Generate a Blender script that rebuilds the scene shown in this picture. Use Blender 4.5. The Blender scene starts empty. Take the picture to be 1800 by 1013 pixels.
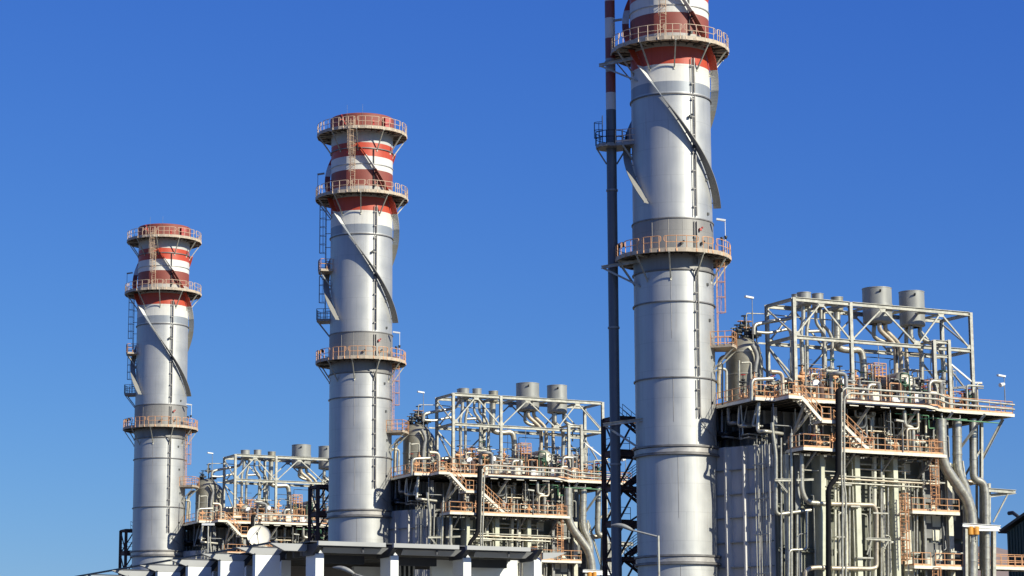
import bpy, math, random
from mathutils import Vector, Matrix
random.seed(7)
S = bpy.context.scene
COL = S.collection

# ------------------------------------------------------------------ camera
CAM = Vector((-108.7567, -182.8570, 1.7))
FWD = Vector((0.4458447, 0.87780113, 0.17517898))
RGT = Vector((0.89197979, -0.45204758, -0.00500393))
UPV = Vector((-0.07479678, -0.15848709, 0.98452389))
FPX = 4328.71
cd = bpy.data.cameras.new("camera")
cam = bpy.data.objects.new("camera", cd)
COL.objects.link(cam)
cd.sensor_width = 36.0
cd.lens = 36.0 * FPX / 1800.0
cd.clip_start = 1.0
cd.clip_end = 20000.0
m = Matrix.Identity(4)
for i in range(3):
    m[i][0] = RGT[i]; m[i][1] = UPV[i]; m[i][2] = -FWD[i]; m[i][3] = CAM[i]
cam.matrix_world = m
S.camera = cam

# ------------------------------------------------------------------ light
EXPO = 0.35
SUN_AZ, SUN_EL = math.radians(153.8), math.radians(30)
w = bpy.data.worlds.new("World"); S.world = w; w.use_nodes = True
nt = w.node_tree
sk = nt.nodes.new("ShaderNodeTexSky"); sk.sky_type = 'NISHITA'; sk.sun_disc = False
sk.sun_elevation = SUN_EL; sk.sun_rotation = SUN_AZ
sk.altitude = 200; sk.air_density = 1.15; sk.dust_density = 0.15; sk.ozone_density = 4.0
# the clear deep blue of that day: each channel of the sky gets its own response curve
sp_ = nt.nodes.new("ShaderNodeSeparateColor"); cb_ = nt.nodes.new("ShaderNodeCombineColor")
nt.links.new(sk.outputs[0], sp_.inputs[0])
for i_, (a_, p_) in enumerate(((.575, 1.27), (.745, 1.09), (.955, .563))):
    pw = nt.nodes.new("ShaderNodeMath"); pw.operation = 'POWER'; pw.inputs[1].default_value = p_
    mu = nt.nodes.new("ShaderNodeMath"); mu.operation = 'MULTIPLY'; mu.inputs[1].default_value = a_ * 0.085 ** (p_ - 1)
    nt.links.new(sp_.outputs[i_], pw.inputs[0]); nt.links.new(pw.outputs[0], mu.inputs[0]); nt.links.new(mu.outputs[0], cb_.inputs[i_])
nt.links.new(cb_.outputs[0], nt.nodes["Background"].inputs[0])
nt.nodes["Background"].inputs[1].default_value = 0.085 / 2 ** EXPO
sd = bpy.data.lights.new("sun", 'SUN'); sd.energy = 4.9; sd.angle = math.radians(0.5); sd.color = (1.0, 0.96, 0.81)
so = bpy.data.objects.new("sun", sd); COL.objects.link(so)
sv = Vector((math.sin(SUN_AZ) * math.cos(SUN_EL), math.cos(SUN_AZ) * math.cos(SUN_EL), math.sin(SUN_EL)))
so.rotation_euler = sv.to_track_quat('Z', 'Y').to_euler()
so.location = (0, -60, 120)
S.view_settings.view_transform = 'Standard'; S.view_settings.look = 'None'
S.view_settings.exposure = EXPO; S.view_settings.gamma = 1.0

# a pixel of the survey photo seen on a given plane -> a point of the plant
def P(px, py, **k):
    d = FWD + RGT * ((px - 900) / FPX) + UPV * ((506.5 - py) / FPX)
    a, v = list(k.items())[0]; i = 'xyz'.index(a)
    t = (v - CAM[i]) / d[i]
    return CAM + d * t

# ------------------------------------------------------------------ materials
def sock(nt_, a, b): nt_.links.new(a, b)
def mat(name, col, rough=0.5, metal=0.0, noise=0.15, nscale=1.5, bump=0.0, dirt=None, dirt_amt=0.0, stretch=(1, 1, 1), spec=0.5):
    M = bpy.data.materials.new(name); M.use_nodes = True
    n = M.node_tree; b = n.nodes["Principled BSDF"]
    tc = n.nodes.new("ShaderNodeTexCoord"); mp = n.nodes.new("ShaderNodeMapping")
    mp.inputs['Scale'].default_value = stretch
    oi = n.nodes.new('ShaderNodeObjectInfo'); om = n.nodes.new('ShaderNodeMath'); om.operation = 'MULTIPLY'; om.inputs[1].default_value = 40
    sock(n, oi.outputs['Random'], om.inputs[0]); sock(n, om.outputs[0], mp.inputs['Location'])
    sock(n, tc.outputs['Object'], mp.inputs[0])
    nz = n.nodes.new("ShaderNodeTexNoise"); nz.inputs['Scale'].default_value = nscale; nz.inputs['Detail'].default_value = 6
    sock(n, mp.outputs[0], nz.inputs['Vector'])
    mr = n.nodes.new("ShaderNodeMapRange"); mr.inputs[1].default_value = .3; mr.inputs[2].default_value = .7
    mr.inputs[3].default_value = 1 - noise; mr.inputs[4].default_value = 1 + noise
    sock(n, nz.outputs[0], mr.inputs[0])
    hv = n.nodes.new("ShaderNodeHueSaturation"); hv.inputs['Color'].default_value = (*col, 1)
    sock(n, mr.outputs[0], hv.inputs['Value'])
    out = hv.outputs[0]
    if dirt:
        n2 = n.nodes.new("ShaderNodeTexNoise"); n2.inputs['Scale'].default_value = nscale * 2.3; n2.inputs['Detail'].default_value = 8
        sock(n, mp.outputs[0], n2.inputs['Vector'])
        r2 = n.nodes.new("ShaderNodeMapRange"); r2.inputs[1].default_value = .52; r2.inputs[2].default_value = .72
        r2.inputs[3].default_value = 0; r2.inputs[4].default_value = dirt_amt
        sock(n, n2.outputs[0], r2.inputs[0])
        mx = n.nodes.new("ShaderNodeMix"); mx.data_type = 'RGBA'
        sock(n, r2.outputs[0], mx.inputs[0]); sock(n, out, mx.inputs[6]); mx.inputs[7].default_value = (*dirt, 1)
        out = mx.outputs[2]
    sock(n, out, b.inputs['Base Color'])
    b.inputs['Roughness'].default_value = rough; b.inputs['Metallic'].default_value = metal
    b.inputs['Specular IOR Level'].default_value = spec
    if bump:
        bp = n.nodes.new("ShaderNodeBump"); bp.inputs['Strength'].default_value = bump; bp.inputs['Distance'].default_value = .05
        sock(n, nz.outputs[0], bp.inputs['Height']); sock(n, bp.outputs[0], b.inputs['Normal'])
    return M

RED = (0.48, 0.065, 0.028); MAROON = (0.25, 0.062, 0.042); WHITE = (0.66, 0.64, 0.58); GREY = (0.30, 0.32, 0.34)
METAL = (0.475, 0.475, 0.455); DULL = (0.27, 0.26, 0.24)

def banded(name, bands, metal_rough=0.38, seams=True):
    """bands: list of (z_bottom, colour, metallic, roughness) upward."""
    M = bpy.data.materials.new(name); M.use_nodes = True
    n = M.node_tree; b = n.nodes["Principled BSDF"]
    tc = n.nodes.new("ShaderNodeTexCoord"); sx = n.nodes.new("ShaderNodeSeparateXYZ")
    sock(n, tc.outputs['Object'], sx.inputs[0])
    zn = n.nodes.new("ShaderNodeMath"); zn.operation = 'DIVIDE'; zn.inputs[1].default_value = 80.0
    sock(n, sx.outputs[2], zn.inputs[0])
    def ramp(f):
        r = n.nodes.new("ShaderNodeValToRGB"); r.color_ramp.interpolation = 'CONSTANT'
        e = r.color_ramp.elements
        e[0].position = 0; e[0].color = f(bands[0])
        e[1].position = bands[1][0] / 80; e[1].color = f(bands[1])
        for bd in bands[2:]:
            q = e.new(bd[0] / 80); q.color = f(bd)
        sock(n, zn.outputs[0], r.inputs[0]); return r
    rc = ramp(lambda q: (*q[1], 1)); rm = ramp(lambda q: (q[2], q[2], q[2], 1)); rr = ramp(lambda q: (q[3], q[3], q[3], 1))
    # vertical weather streaks
    mp = n.nodes.new("ShaderNodeMapping"); mp.inputs['Scale'].default_value = (2.2, 2.2, 0.10)
    sock(n, tc.outputs['Object'], mp.inputs[0])
    oi = n.nodes.new('ShaderNodeObjectInfo'); om = n.nodes.new('ShaderNodeMath'); om.operation = 'MULTIPLY'; om.inputs[1].default_value = 40
    sock(n, oi.outputs['Random'], om.inputs[0]); sock(n, om.outputs[0], mp.inputs['Location'])
    nz = n.nodes.new("ShaderNodeTexNoise"); nz.inputs['Scale'].default_value = 1.6; nz.inputs['Detail'].default_value = 9; nz.inputs['Roughness'].default_value = .65
    sock(n, mp.outputs[0], nz.inputs['Vector'])
    n3 = n.nodes.new("ShaderNodeTexNoise"); n3.inputs['Scale'].default_value = 0.5; n3.inputs['Detail'].default_value = 5
    sock(n, tc.outputs['Object'], n3.inputs['Vector'])
    ad = n.nodes.new("ShaderNodeMath"); ad.operation = 'ADD'; sock(n, nz.outputs[0], ad.inputs[0]); sock(n, n3.outputs[0], ad.inputs[1])
    mr = n.nodes.new("ShaderNodeMapRange"); mr.inputs[1].default_value = .7; mr.inputs[2].default_value = 1.3; mr.inputs[3].default_value = .87; mr.inputs[4].default_value = 1.08
    sock(n, ad.outputs[0], mr.inputs[0])
    val = mr.outputs[0]
    if seams:
        # cladding sheet joints: courses 1.22 m high, staggered uprights
        md = n.nodes.new("ShaderNodeMath"); md.operation = 'PINGPONG'; md.inputs[1].default_value = 1.22
        sock(n, sx.outputs[2], md.inputs[0])
        lt = n.nodes.new("ShaderNodeMath"); lt.operation = 'LESS_THAN'; lt.inputs[1].default_value = .025; sock(n, md.outputs[0], lt.inputs[0])
        at = n.nodes.new("ShaderNodeMath"); at.operation = 'ARCTAN2'; sock(n, sx.outputs[1], at.inputs[0]); sock(n, sx.outputs[0], at.inputs[1])
        fl = n.nodes.new("ShaderNodeMath"); fl.operation = 'FLOOR'
        dv = n.nodes.new("ShaderNodeMath"); dv.operation = 'DIVIDE'; dv.inputs[1].default_value = 2.44; sock(n, sx.outputs[2], dv.inputs[0]); sock(n, dv.outputs[0], fl.inputs[0])
        ml = n.nodes.new("ShaderNodeMath"); ml.operation = 'MULTIPLY_ADD'; ml.inputs[1].default_value = 0.37; sock(n, fl.outputs[0], ml.inputs[0]); sock(n, at.outputs[0], ml.inputs[2])
        pp = n.nodes.new("ShaderNodeMath"); pp.operation = 'PINGPONG'; pp.inputs[1].default_value = .35; sock(n, ml.outputs[0], pp.inputs[0])
        l2 = n.nodes.new("ShaderNodeMath"); l2.operation = 'LESS_THAN'; l2.inputs[1].default_value = .006; sock(n, pp.outputs[0], l2.inputs[0])
        mx = n.nodes.new("ShaderNodeMath"); mx.operation = 'MAXIMUM'; sock(n, lt.outputs[0], mx.inputs[0]); sock(n, l2.outputs[0], mx.inputs[1])
        m2 = n.nodes.new("ShaderNodeMath"); m2.operation = 'MULTIPLY_ADD'; m2.inputs[1].default_value = -.13; sock(n, mx.outputs[0], m2.inputs[0]); sock(n, val, m2.inputs[2])
        val = m2.outputs[0]
    hv = n.nodes.new("ShaderNodeHueSaturation"); sock(n, rc.outputs[0], hv.inputs['Color']); sock(n, val, hv.inputs['Value'])
    # brown run-off
    r2 = n.nodes.new("ShaderNodeMapRange"); r2.inputs[1].default_value = .58; r2.inputs[2].default_value = .80; r2.inputs[3].default_value = 0; r2.inputs[4].default_value = .5
    sock(n, nz.outputs[0], r2.inputs[0])
    mc = n.nodes.new("ShaderNodeMix"); mc.data_type = 'RGBA'; sock(n, r2.outputs[0], mc.inputs[0]); sock(n, hv.outputs[0], mc.inputs[6]); mc.inputs[7].default_value = (.22, .17, .12, 1)
    sock(n, mc.outputs[2], b.inputs['Base Color']); sock(n, rm.outputs[0], b.inputs['Metallic'])
    ra = n.nodes.new("ShaderNodeMath"); ra.operation = 'MULTIPLY_ADD'; ra.inputs[1].default_value = .22; sock(n, n3.outputs[0], ra.inputs[0])
    rb = n.nodes.new("ShaderNodeMath"); rb.operation = 'SUBTRACT'; rb.inputs[1].default_value = .11; sock(n, rr.outputs[0], rb.inputs[0]); sock(n, rb.outputs[0], ra.inputs[2])
    sock(n, ra.outputs[0], b.inputs['Roughness'])
    bp = n.nodes.new("ShaderNodeBump"); bp.inputs['Strength'].default_value = .25; bp.inputs['Distance'].default_value = .03
    sock(n, n3.outputs[0], bp.inputs['Height']); sock(n, bp.outputs[0], b.inputs['Normal'])
    return M

BANDS = [(0, METAL, .5, .5), (24.6, METAL, .5, .5), (40.2, DULL, .35, .5), (42.1, DULL, .3, .55), (44.97, METAL, .5, .5), (56.1, GREY, .3, .5), (56.97, WHITE, 0, .5),
         (58.7, RED, 0, .5), (60.3, (.42, .40, .36), 0, .6), (61.3, MAROON, 0, .6), (63.4, WHITE, 0, .5), (65.0, RED, 0, .5), (66.5, (.50, .50, .47), 0, .55), (68.0, MAROON, 0, .65)]
STR = [(0, (.26, .25, .22), .1, .5), (24.6, (.26, .25, .22), .1, .5), (55.6, GREY, .2, .5), (56.97, WHITE, 0, .5), (58.7, RED, 0, .5), (60.3, RED, 0, .6), (61.3, MAROON, 0, .6), (63.4, WHITE, 0, .5), (65.0, RED, 0, .5), (66.5, (.50, .50, .47), 0, .55)]
AUXB = [(0, (.12, .13, .145), .3, .5), (20, (.12, .13, .145), .3, .5), (55.4, (.60, .58, .54), 0, .5), (57.1, (.24, .06, .05), 0, .55), (58.8, (.33, .34, .34), 0, .5), (60.2, (.24, .06, .05), 0, .55), (62.1, (.60, .58, .54), 0, .5), (63.8, (.24, .06, .05), 0, .55), (65.4, (.60, .58, .54), 0, .5), (67, (.24, .06, .05), 0, .55)]
M = {
    'shell': banded('chimney_cladding', BANDS),
    'strake': banded('strake_paint', STR, seams=False),
    'aux': banded('slim_stack_paint', AUXB, seams=False),
    'flange': mat('flange_steel', (.20, .19, .18), .5, .4, .25),
    'ringlip': mat('flange_lip', (.42, .40, .37), .45, .4, .2),
    'cream': mat('cream_paint', (.60, .44, .30), .5, 0, .15, 3, dirt=(.35, .22, .14), dirt_amt=.5),
    'creamdk': mat('deck_paint', (.46, .38, .28), .6, 0, .2, 2, dirt=(.25, .2, .15), dirt_amt=.6),
    'orange': mat('orange_rail_paint', (.66, .345, .165), .55, 0, .2, 3, dirt=(.36, .20, .12), dirt_amt=.5),
    'fascia': mat('fascia_paint', (.74, .69, .56), .55, 0, .12, 1, dirt=(.45, .33, .22), dirt_amt=.4),
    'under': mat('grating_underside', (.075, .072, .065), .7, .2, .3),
    'galv': mat('galvanised_steel', (.40, .39, .33), .5, .2, .25, 2, dirt=(.22, .17, .12), dirt_amt=.6),
    'galvdk': mat('grey_steel', (.25, .25, .24), .55, .3, .25, 2),
    'pipe': mat('aluminium_cladding', (.44, .42, .35), .38, .55, .22, 2.5, .15, dirt=(.26, .20, .13), dirt_amt=.6),
    'pipewarm': mat('weathered_pipe_cladding', (.50, .43, .32), .42, .4, .2, 1.5, .15, dirt=(.30, .22, .15), dirt_amt=.5),
    'cream_col': mat('cream_column_paint', (.62, .60, .48), .55, 0, .15, 1, dirt=(.36, .31, .21), dirt_amt=.55),
    'olive': mat('olive_cream_paint', (.56, .56, .42), .6, 0, .14, 1, dirt=(.44, .42, .30), dirt_amt=.4),
    'case': mat('casing_plate', (.15, .155, .12), .6, .1, .25, .6, dirt=(.12, .11, .09), dirt_amt=.5),
    'casedark': mat('dark_plate', (.16, .16, .15), .7, .1, .35, .7),
    'duct': mat('duct_plate', (.52, .50, .47), .5, .1, .2, .5, dirt=(.25, .20, .15), dirt_amt=.4, stretch=(1, 1, .2)),
    'black': mat('black_insulation', (.008, .008, .009), .8, 0, .3, spec=.15),
    'dark': mat('dark_equipment', (.035, .038, .04), .5, .3, .3),
    'rust': mat('rusty_steel', (.095, .058, .045), .75, .1, .4, 1.2, dirt=(.19, .085, .05), dirt_amt=.7),
    'green': mat('green_pipe_paint', (.10, .28, .13), .45, 0, .15),
    'greendk': mat('green_valve_paint', (.035, .10, .055), .5, 0, .2),
    'redpaint': mat('red_paint', (.42, .04, .03), .5, 0, .2),
    'yellow': mat('yellow_paint', (.60, .27, .03), .5, 0, .2),
    'white': mat('white_lamp_housing', (.75, .75, .72), .4, 0, .05),
    'sil': mat('silencer_paint', (.30, .30, .275), .5, .2, .14, 1.2, dirt=(.22, .20, .17), dirt_amt=.3, stretch=(1, 1, .25)),
    'silwarm': mat('weathered_vessel', (.28, .265, .21), .5, .3, .15, 1.2, dirt=(.24, .19, .13), dirt_amt=.5),
    'glass': mat('lamp_glass', (.25, .27, .3), .1, 0, .05),
    'bwhite': mat('white_facade_panel', (.78, .79, .75), .5, 0, .03, .6),
    'bgrey': mat('grey_facade_panel', (.35, .35, .335), .5, .0, .08, .6),
    'bdark': mat('dark_roof_edge', (.045, .047, .055), .6, .1, .1),
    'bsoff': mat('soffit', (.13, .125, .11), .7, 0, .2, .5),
    'blue': mat('blue_steel_cladding', (.11, .125, .15), .5, .1, .1),
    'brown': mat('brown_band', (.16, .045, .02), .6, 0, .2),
    'window': mat('window_glass', (.02, .025, .03), .08, 0, .1),
    'hall': mat('dark_green_cladding', (.012, .045, .040), .55, .1, .12),
    'ground': mat('dry_ground', (.11, .095, .075), .9, 0, .2, .05),
    'asphalt': mat('asphalt', (.055, .055, .055), .9, 0, .2, .3),
    'hill': mat('hill_earth', (.34, .25, .19), .95, 0, .2, .01),
    'dish': mat('dish_paint', (.86, .80, .64), .7, 0, .04),
}

# ------------------------------------------------------------------ mesh builder
class MB:
    def __init__(s): s.v = []; s.f = []; s.sm = []
    def add(s, vs, fs, smooth=False):
        o = len(s.v); s.v += [tuple(v) for v in vs]
        for f in fs: s.f.append(tuple(i + o for i in f)); s.sm.append(smooth)
        return s
    def box(s, a, b):
        x0, x1 = sorted((a[0], b[0])); y0, y1 = sorted((a[1], b[1])); z0, z1 = sorted((a[2], b[2]))
        v = [(x, y, z) for z in (z0, z1) for x, y in ((x0, y0), (x1, y0), (x1, y1), (x0, y1))]
        return s.add(v, [(3, 2, 1, 0), (4, 5, 6, 7), (0, 1, 5, 4), (1, 2, 6, 5), (2, 3, 7, 6), (3, 0, 4, 7)])
    def bar(s, a, b, w_, h=None):
        a = Vector(a); b = Vector(b); h = h or w_
        d = (b - a).normalized(); up = Vector((0, 0, 1)) if abs(d.z) < .95 else Vector((0, 1, 0))
        x = d.cross(up).normalized() * w_ / 2; y = x.cross(d).normalized() * h / 2
        v = [p + i * x + j * y for p in (a, b) for i, j in ((-1, -1), (1, -1), (1, 1), (-1, 1))]
        return s.add(v, [(0, 1, 2, 3), (7, 6, 5, 4), (0, 4, 5, 1), (1, 5, 6, 2), (2, 6, 7, 3), (3, 7, 4, 0)])
    def ibeam(s, a, b, w_=.3, h=.35, t=.035, side=None):
        """H section between a and b; side = horizontal direction of the flange width."""
        a = Vector(a); b = Vector(b); d = (b - a).normalized()
        if side is None: side = Vector((0, 0, 1)).cross(d) if abs(d.z) < .95 else Vector((1, 0, 0))
        side = Vector(side); side = (side - side.dot(d) * d).normalized(); up = d.cross(side).normalized()
        for o, ww, hh in ((up * (h / 2 - t / 2), w_, t), (-up * (h / 2 - t / 2), w_, t), (Vector((0, 0, 0)), t, h - 2 * t)):
            x = side * ww / 2; y = up * hh / 2
            v = [p + o + i * x + j * y for p in (a, b) for i, j in ((-1, -1), (1, -1), (1, 1), (-1, 1))]
            s.add(v, [(0, 1, 2, 3), (7, 6, 5, 4), (0, 4, 5, 1), (1, 5, 6, 2), (2, 6, 7, 3), (3, 7, 4, 0)])
        return s
    def tube(s, pts, r, n=8, cap=True, closed=False):
        pts = [Vector(p) for p in pts]; N = len(pts); rings = []
        ref = None
        for i, p in enumerate(pts):
            if closed: d = (pts[(i + 1) % N] - pts[i - 1]).normalized()
            elif i == 0: d = (pts[1] - p).normalized()
            elif i == N - 1: d = (p - pts[i - 1]).normalized()
            else: d = ((pts[i + 1] - p).normalized() + (p - pts[i - 1]).normalized()).normalized()
            if ref is None: ref = Vector((0, 0, 1)) if abs(d.z) < .9 else Vector((1, 0, 0))
            x = (ref - ref.dot(d) * d)
            if x.length < 1e-4: x = d.orthogonal()
            x.normalize(); ref = x; y = d.cross(x)
            rr = r[i] if isinstance(r, (list, tuple)) else r
            rings.append([p + (x * math.cos(2 * math.pi * k / n) + y * math.sin(2 * math.pi * k / n)) * rr for k in range(n)])
        v = [q for g in rings for q in g]; f = []
        for i in range(N if closed else N - 1):
            j = (i + 1) % N
            for k in range(n):
                f.append((i * n + k, i * n + (k + 1) % n, j * n + (k + 1) % n, j * n + k))
        s.add(v, f, n >= 6)
        if cap and not closed:
            s.add(rings[0], [tuple(range(n - 1, -1, -1))]); s.add(rings[-1], [tuple(range(n))])
        return s
    def pipe(s, pts, r, n=12, bend=None, rings=0):
        """tube through pts with rounded elbows and cladding joint rings."""
        pts = [Vector(p) for p in pts]; bend = bend or r * 3.0; out = [pts[0]]
        for i in range(1, len(pts) - 1):
            a, b, c = pts[i - 1], pts[i], pts[i + 1]
            l = min(bend, (a - b).length * .48, (c - b).length * .48)
            p0 = b + (a - b).normalized() * l; p1 = b + (c - b).normalized() * l
            for k in range(6):
                t = k / 5; out.append(p0 * (1 - t) ** 2 + b * 2 * t * (1 - t) + p1 * t * t)
        out.append(pts[-1]); s.tube(out, r, n)
        if rings:
            for i in range(len(pts) - 1):
                a, b = pts[i], pts[i + 1]; L = (b - a).length; q = int(L / rings)
                for k in range(1, q + 1):
                    c = a + (b - a) * (k / (q + 1)); d = (b - a).normalized() * .04
                    if min((c - a).length, (c - b).length) > bend: s.tube([c - d, c + d], r * 1.09, n)
        return s
    def lathe(s, prof, c=(0, 0, 0), n=48, axis='z', smooth=True, a0=0, a1=360, closed=False):
        full = abs(a1 - a0) >= 360; m_ = n if full else n + 1; v = []
        for k in range(m_):
            a = math.radians(a0 + (a1 - a0) * k / n); ca, sa = math.cos(a), math.sin(a)
            for r, z in prof:
                p = (r * ca, r * sa, z) if axis == 'z' else ((r * ca, z, r * sa) if axis == 'y' else (z, r * ca, r * sa))
                v.append((p[0] + c[0], p[1] + c[1], p[2] + c[2]))
        q = len(prof); f = []
        for k in range(n):
            k2 = (k + 1) % m_
            for i in range(q - 1 + (1 if closed else 0)):
                i2 = (i + 1) % q
                f.append((k * q + i, k2 * q + i, k2 * q + i2, k * q + i2))
        # profile rings kept unsmoothed at sharp corners by duplicating profile points
        return s.add(v, f, smooth)
    def poly(s, pts, z0, z1):
        n = len(pts); v = [(x, y, z0) for x, y in pts] + [(x, y, z1) for x, y in pts]
        return s.add(v, [tuple(range(n - 1, -1, -1)), tuple(range(n, 2 * n))] + [(i, (i + 1) % n, n + (i + 1) % n, n + i) for i in range(n)])
    def prism(s, pts3, off):
        off = Vector(off); n = len(pts3); v = [Vector(p) for p in pts3] + [Vector(p) + off for p in pts3]
        return s.add(v, [tuple(range(n - 1, -1, -1)), tuple(range(n, 2 * n))] + [(i, (i + 1) % n, n + (i + 1) % n, n + i) for i in range(n)])

def drum(mb, prof, **k):
    """lathe with hard corners: every profile segment is its own smooth strip."""
    for i in range(len(prof) - 1): mb.lathe([prof[i], prof[i + 1]], **k)
    return mb

def link(name, mb, material, loc, parent=None, loc_parent=None):
    me = bpy.data.meshes.new(name)
    me.from_pydata([(x - loc[0], y - loc[1], z - loc[2]) for x, y, z in mb.v], [], mb.f)
    me.polygons.foreach_set('use_smooth', mb.sm); me.materials.append(M[material] if isinstance(material, str) else material)
    me.update()
    o = bpy.data.objects.new(name, me); COL.objects.link(o)
    if parent: o.parent = parent
    return o

UNIT = []            # things that stand three times in a row
U = ('nearest', 'middle', 'farthest')
def tag(o, label, cat, group=None, kind=None, unit=False):
    o['label'] = label.replace('{u}', U[0]); o['category'] = cat
    if group: o['group'] = group.replace('{u}', U[0])
    if kind: o['kind'] = kind
    if unit: UNIT.append((o, label, group))
class Thing:
    def __init__(s, name, label, cat, loc=None, group=None, unit=False):
        s.name = name; s.a = (label, cat, group, None, unit); s.loc = loc; s.root = None
    def start(s, mb):
        if s.loc is None:
            xs = [v[0] for v in mb.v]; ys = [v[1] for v in mb.v]; zs = [v[2] for v in mb.v]
            s.loc = ((min(xs) + max(xs)) / 2, (min(ys) + max(ys)) / 2, min(zs))
        s.root = bpy.data.objects.new(s.name, None); s.root.empty_display_size = .5; COL.objects.link(s.root); s.root.location = s.loc
        tag(s.root, *s.a)
    def part(s, name, mb, material, parent=None, label=None):
        if s.root is None: s.start(mb)
        o = link(name, mb, material, s.loc, parent or s.root)
        if label: o['label'] = label
        return o
def single(name, mb, material, label, cat, group=None, unit=False, kind=None, loc=None):
    if loc is None:
        xs = [v[0] for v in mb.v]; ys = [v[1] for v in mb.v]; zs = [v[2] for v in mb.v]
        loc = ((min(xs) + max(xs)) / 2, (min(ys) + max(ys)) / 2, min(zs))
    o = link(name, mb, material, loc); o.location = loc
    if kind: o['kind'] = kind
    if cat: tag(o, label, cat, group, kind, unit)
    return o

# ------------------------------------------------------------------ shared shapes
def railing(mb, path, h=1.1, step=1.25, r=.03, closed=False, toe=False, mid=(.55,)):
    pts = [Vector(p) for p in path]
    segs = list(zip(pts, pts[1:] + ([pts[0]] if closed else [])))
    if not closed: segs = segs[:len(pts) - 1]
    Z = Vector((0, 0, 1))
    for a, b in segs:
        for hh in (h,) + tuple(mid): mb.tube([a + Z * hh, b + Z * hh], r, 5)
        n = max(1, round((b - a).length / step))
        for k in range(n + 1):
            p = a + (b - a) * k / n; mb.tube([p - Z * .12, p + Z * h], r * 1.1, 5)
        if toe: mb.bar(a + Z * .08, b + Z * .08, .012, .15)
    return mb
def azp(az, r, z, c=(0, 0)):
    """point at azimuth az (degrees, 0 = towards the viewer, + to the right) about axis c."""
    base = math.atan2(-182.857, -108.757)
    a = base + math.radians(az)
    return Vector((c[0] + r * math.cos(a), c[1] + r * math.sin(a), z))
def panel_rail(mb, az0, az1, r, z, h=1.1, rr=.035):
    """one curved hand-rail panel with rounded ends on a round platform."""
    n = max(3, int(abs(az1 - az0) / 7)); q = [azp(az0 + (az1 - az0) * k / n, r, 0) for k in range(n + 1)]
    top = []
    e = .22
    a, b = q[0], q[-1]
    da = (q[1] - q[0]).normalized() * e; db = (q[-2] - q[-1]).normalized() * e
    V = lambda p, zz: Vector((p.x, p.y, z + zz))
    top = [V(a + da, h * .5), V(a + da * .25, h * .56), V(a, h * .66), V(a, h * .88), V(a + da * .25, h * .97), V(a + da, h)] + [V(p, h) for p in q[1:-1]] + \
          [V(b + db, h), V(b + db * .25, h * .97), V(b, h * .88), V(b, h * .66), V(b + db * .25, h * .56), V(b + db, h * .5)]
    mb.tube(top, rr, 5)
    mb.tube([V(a + da, h * .5)] + [V(p, h * .5) for p in q[1:-1]] + [V(b + db, h * .5)], rr * .9, 5)
    m_ = max(2, round(abs(az1 - az0) / 360 * 2 * math.pi * r / .95))
    for k in range(m_ + 1):
        t = (k + .22) / (m_ + .44); p = azp(az0 + (az1 - az0) * t, r, 0)
        mb.tube([V(p, -.28), V(p, h)], rr * 1.05, 5)
        mb.box((p.x - .06, p.y - .06, z - .26), (p.x + .06, p.y + .06, z - .02))
def ladder(mb, a, b, side, wdt=.5, step=.3, r=.035, cage=None, cage_from=2.2, cagedir=None, hoop=.9, strips=5):
    a = Vector(a); b = Vector(b); side = Vector(side).normalized()
    for s_ in (-1, 1): mb.tube([a + side * s_ * wdt / 2, b + side * s_ * wdt / 2], r, 5)
    L = (b - a).length; d = (b - a).normalized(); k = step
    while k < L:
        mb.tube([a + d * k - side * wdt / 2, a + d * k + side * wdt / 2], r * .6, 4); k += step
    if cagedir is not None:
        cg = Vector(cagedir).normalized(); k = cage_from; hs = []
        while k < L:
            c = a + d * k; ring = [c + side * .36 * math.cos(t) + cg * (.05 + .68 * math.sin(t)) for t in [math.pi * j / 8 for j in range(9)]]
            mb.tube(ring, r * .8, 4); hs.append(ring); k += hoop
        if len(hs) > 1:
            for j in (1, 3, 4, 5, 7): mb.tube([hs[0][j], hs[-1][j]], r * .6, 4)
    return mb

# ================================================================== THE SETTING
g = MB(); g.add([(-6000, -6000, 0), (6000, -6000, 0), (6000, 9000, 0), (-6000, 9000, 0)], [(0, 1, 2, 3)])
single('ground', g, 'ground', '', '', kind='structure', loc=(0, 0, 0))
g = MB(); g.add([(-140, -130, .004), (60, -130, .004), (60, -66, .004), (-140, -66, .004)], [(0, 1, 2, 3)])
single('road', g, 'asphalt', '', '', kind='structure', loc=(0, 0, 0))
# far hills, seen as a brown strip on the right
g = MB(); vs = []; fs = []; NX, NY = 90, 8
for i in range(NX + 1):
    px = 500 + i * 25; d_ = FWD + RGT * ((px - 900) / FPX); d_.z = 0; d_.normalize()
    top = (60 + 113 * min(1, max(0, (px - 500)) / 1260.0)) + 5 * math.sin(i * .31) + 2.5 * math.sin(i * .83) + 1.5 * math.sin(i * 2.1)
    for j in range(NY + 1):
        rr_ = 1900 + j * 150 + 40 * math.sin(i * .4 + j); p_ = CAM + d_ * rr_
        vs.append((p_.x, p_.y, max(-2, top * (2500 / 2500) * math.sin(math.pi * min(j, 4) / 8) ** 1.3 * (1 if j <= 4 else 1 - (j - 4) * .12) - 1)))
for i in range(NX):
    for j in range(NY):
        a = i * (NY + 1) + j; fs.append((a, a + NY + 1, a + NY + 2, a + 1))
g.add(vs, fs, True)
single('hills', g, 'hill', '', '', kind='structure', loc=(0, 0, 0))

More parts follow.
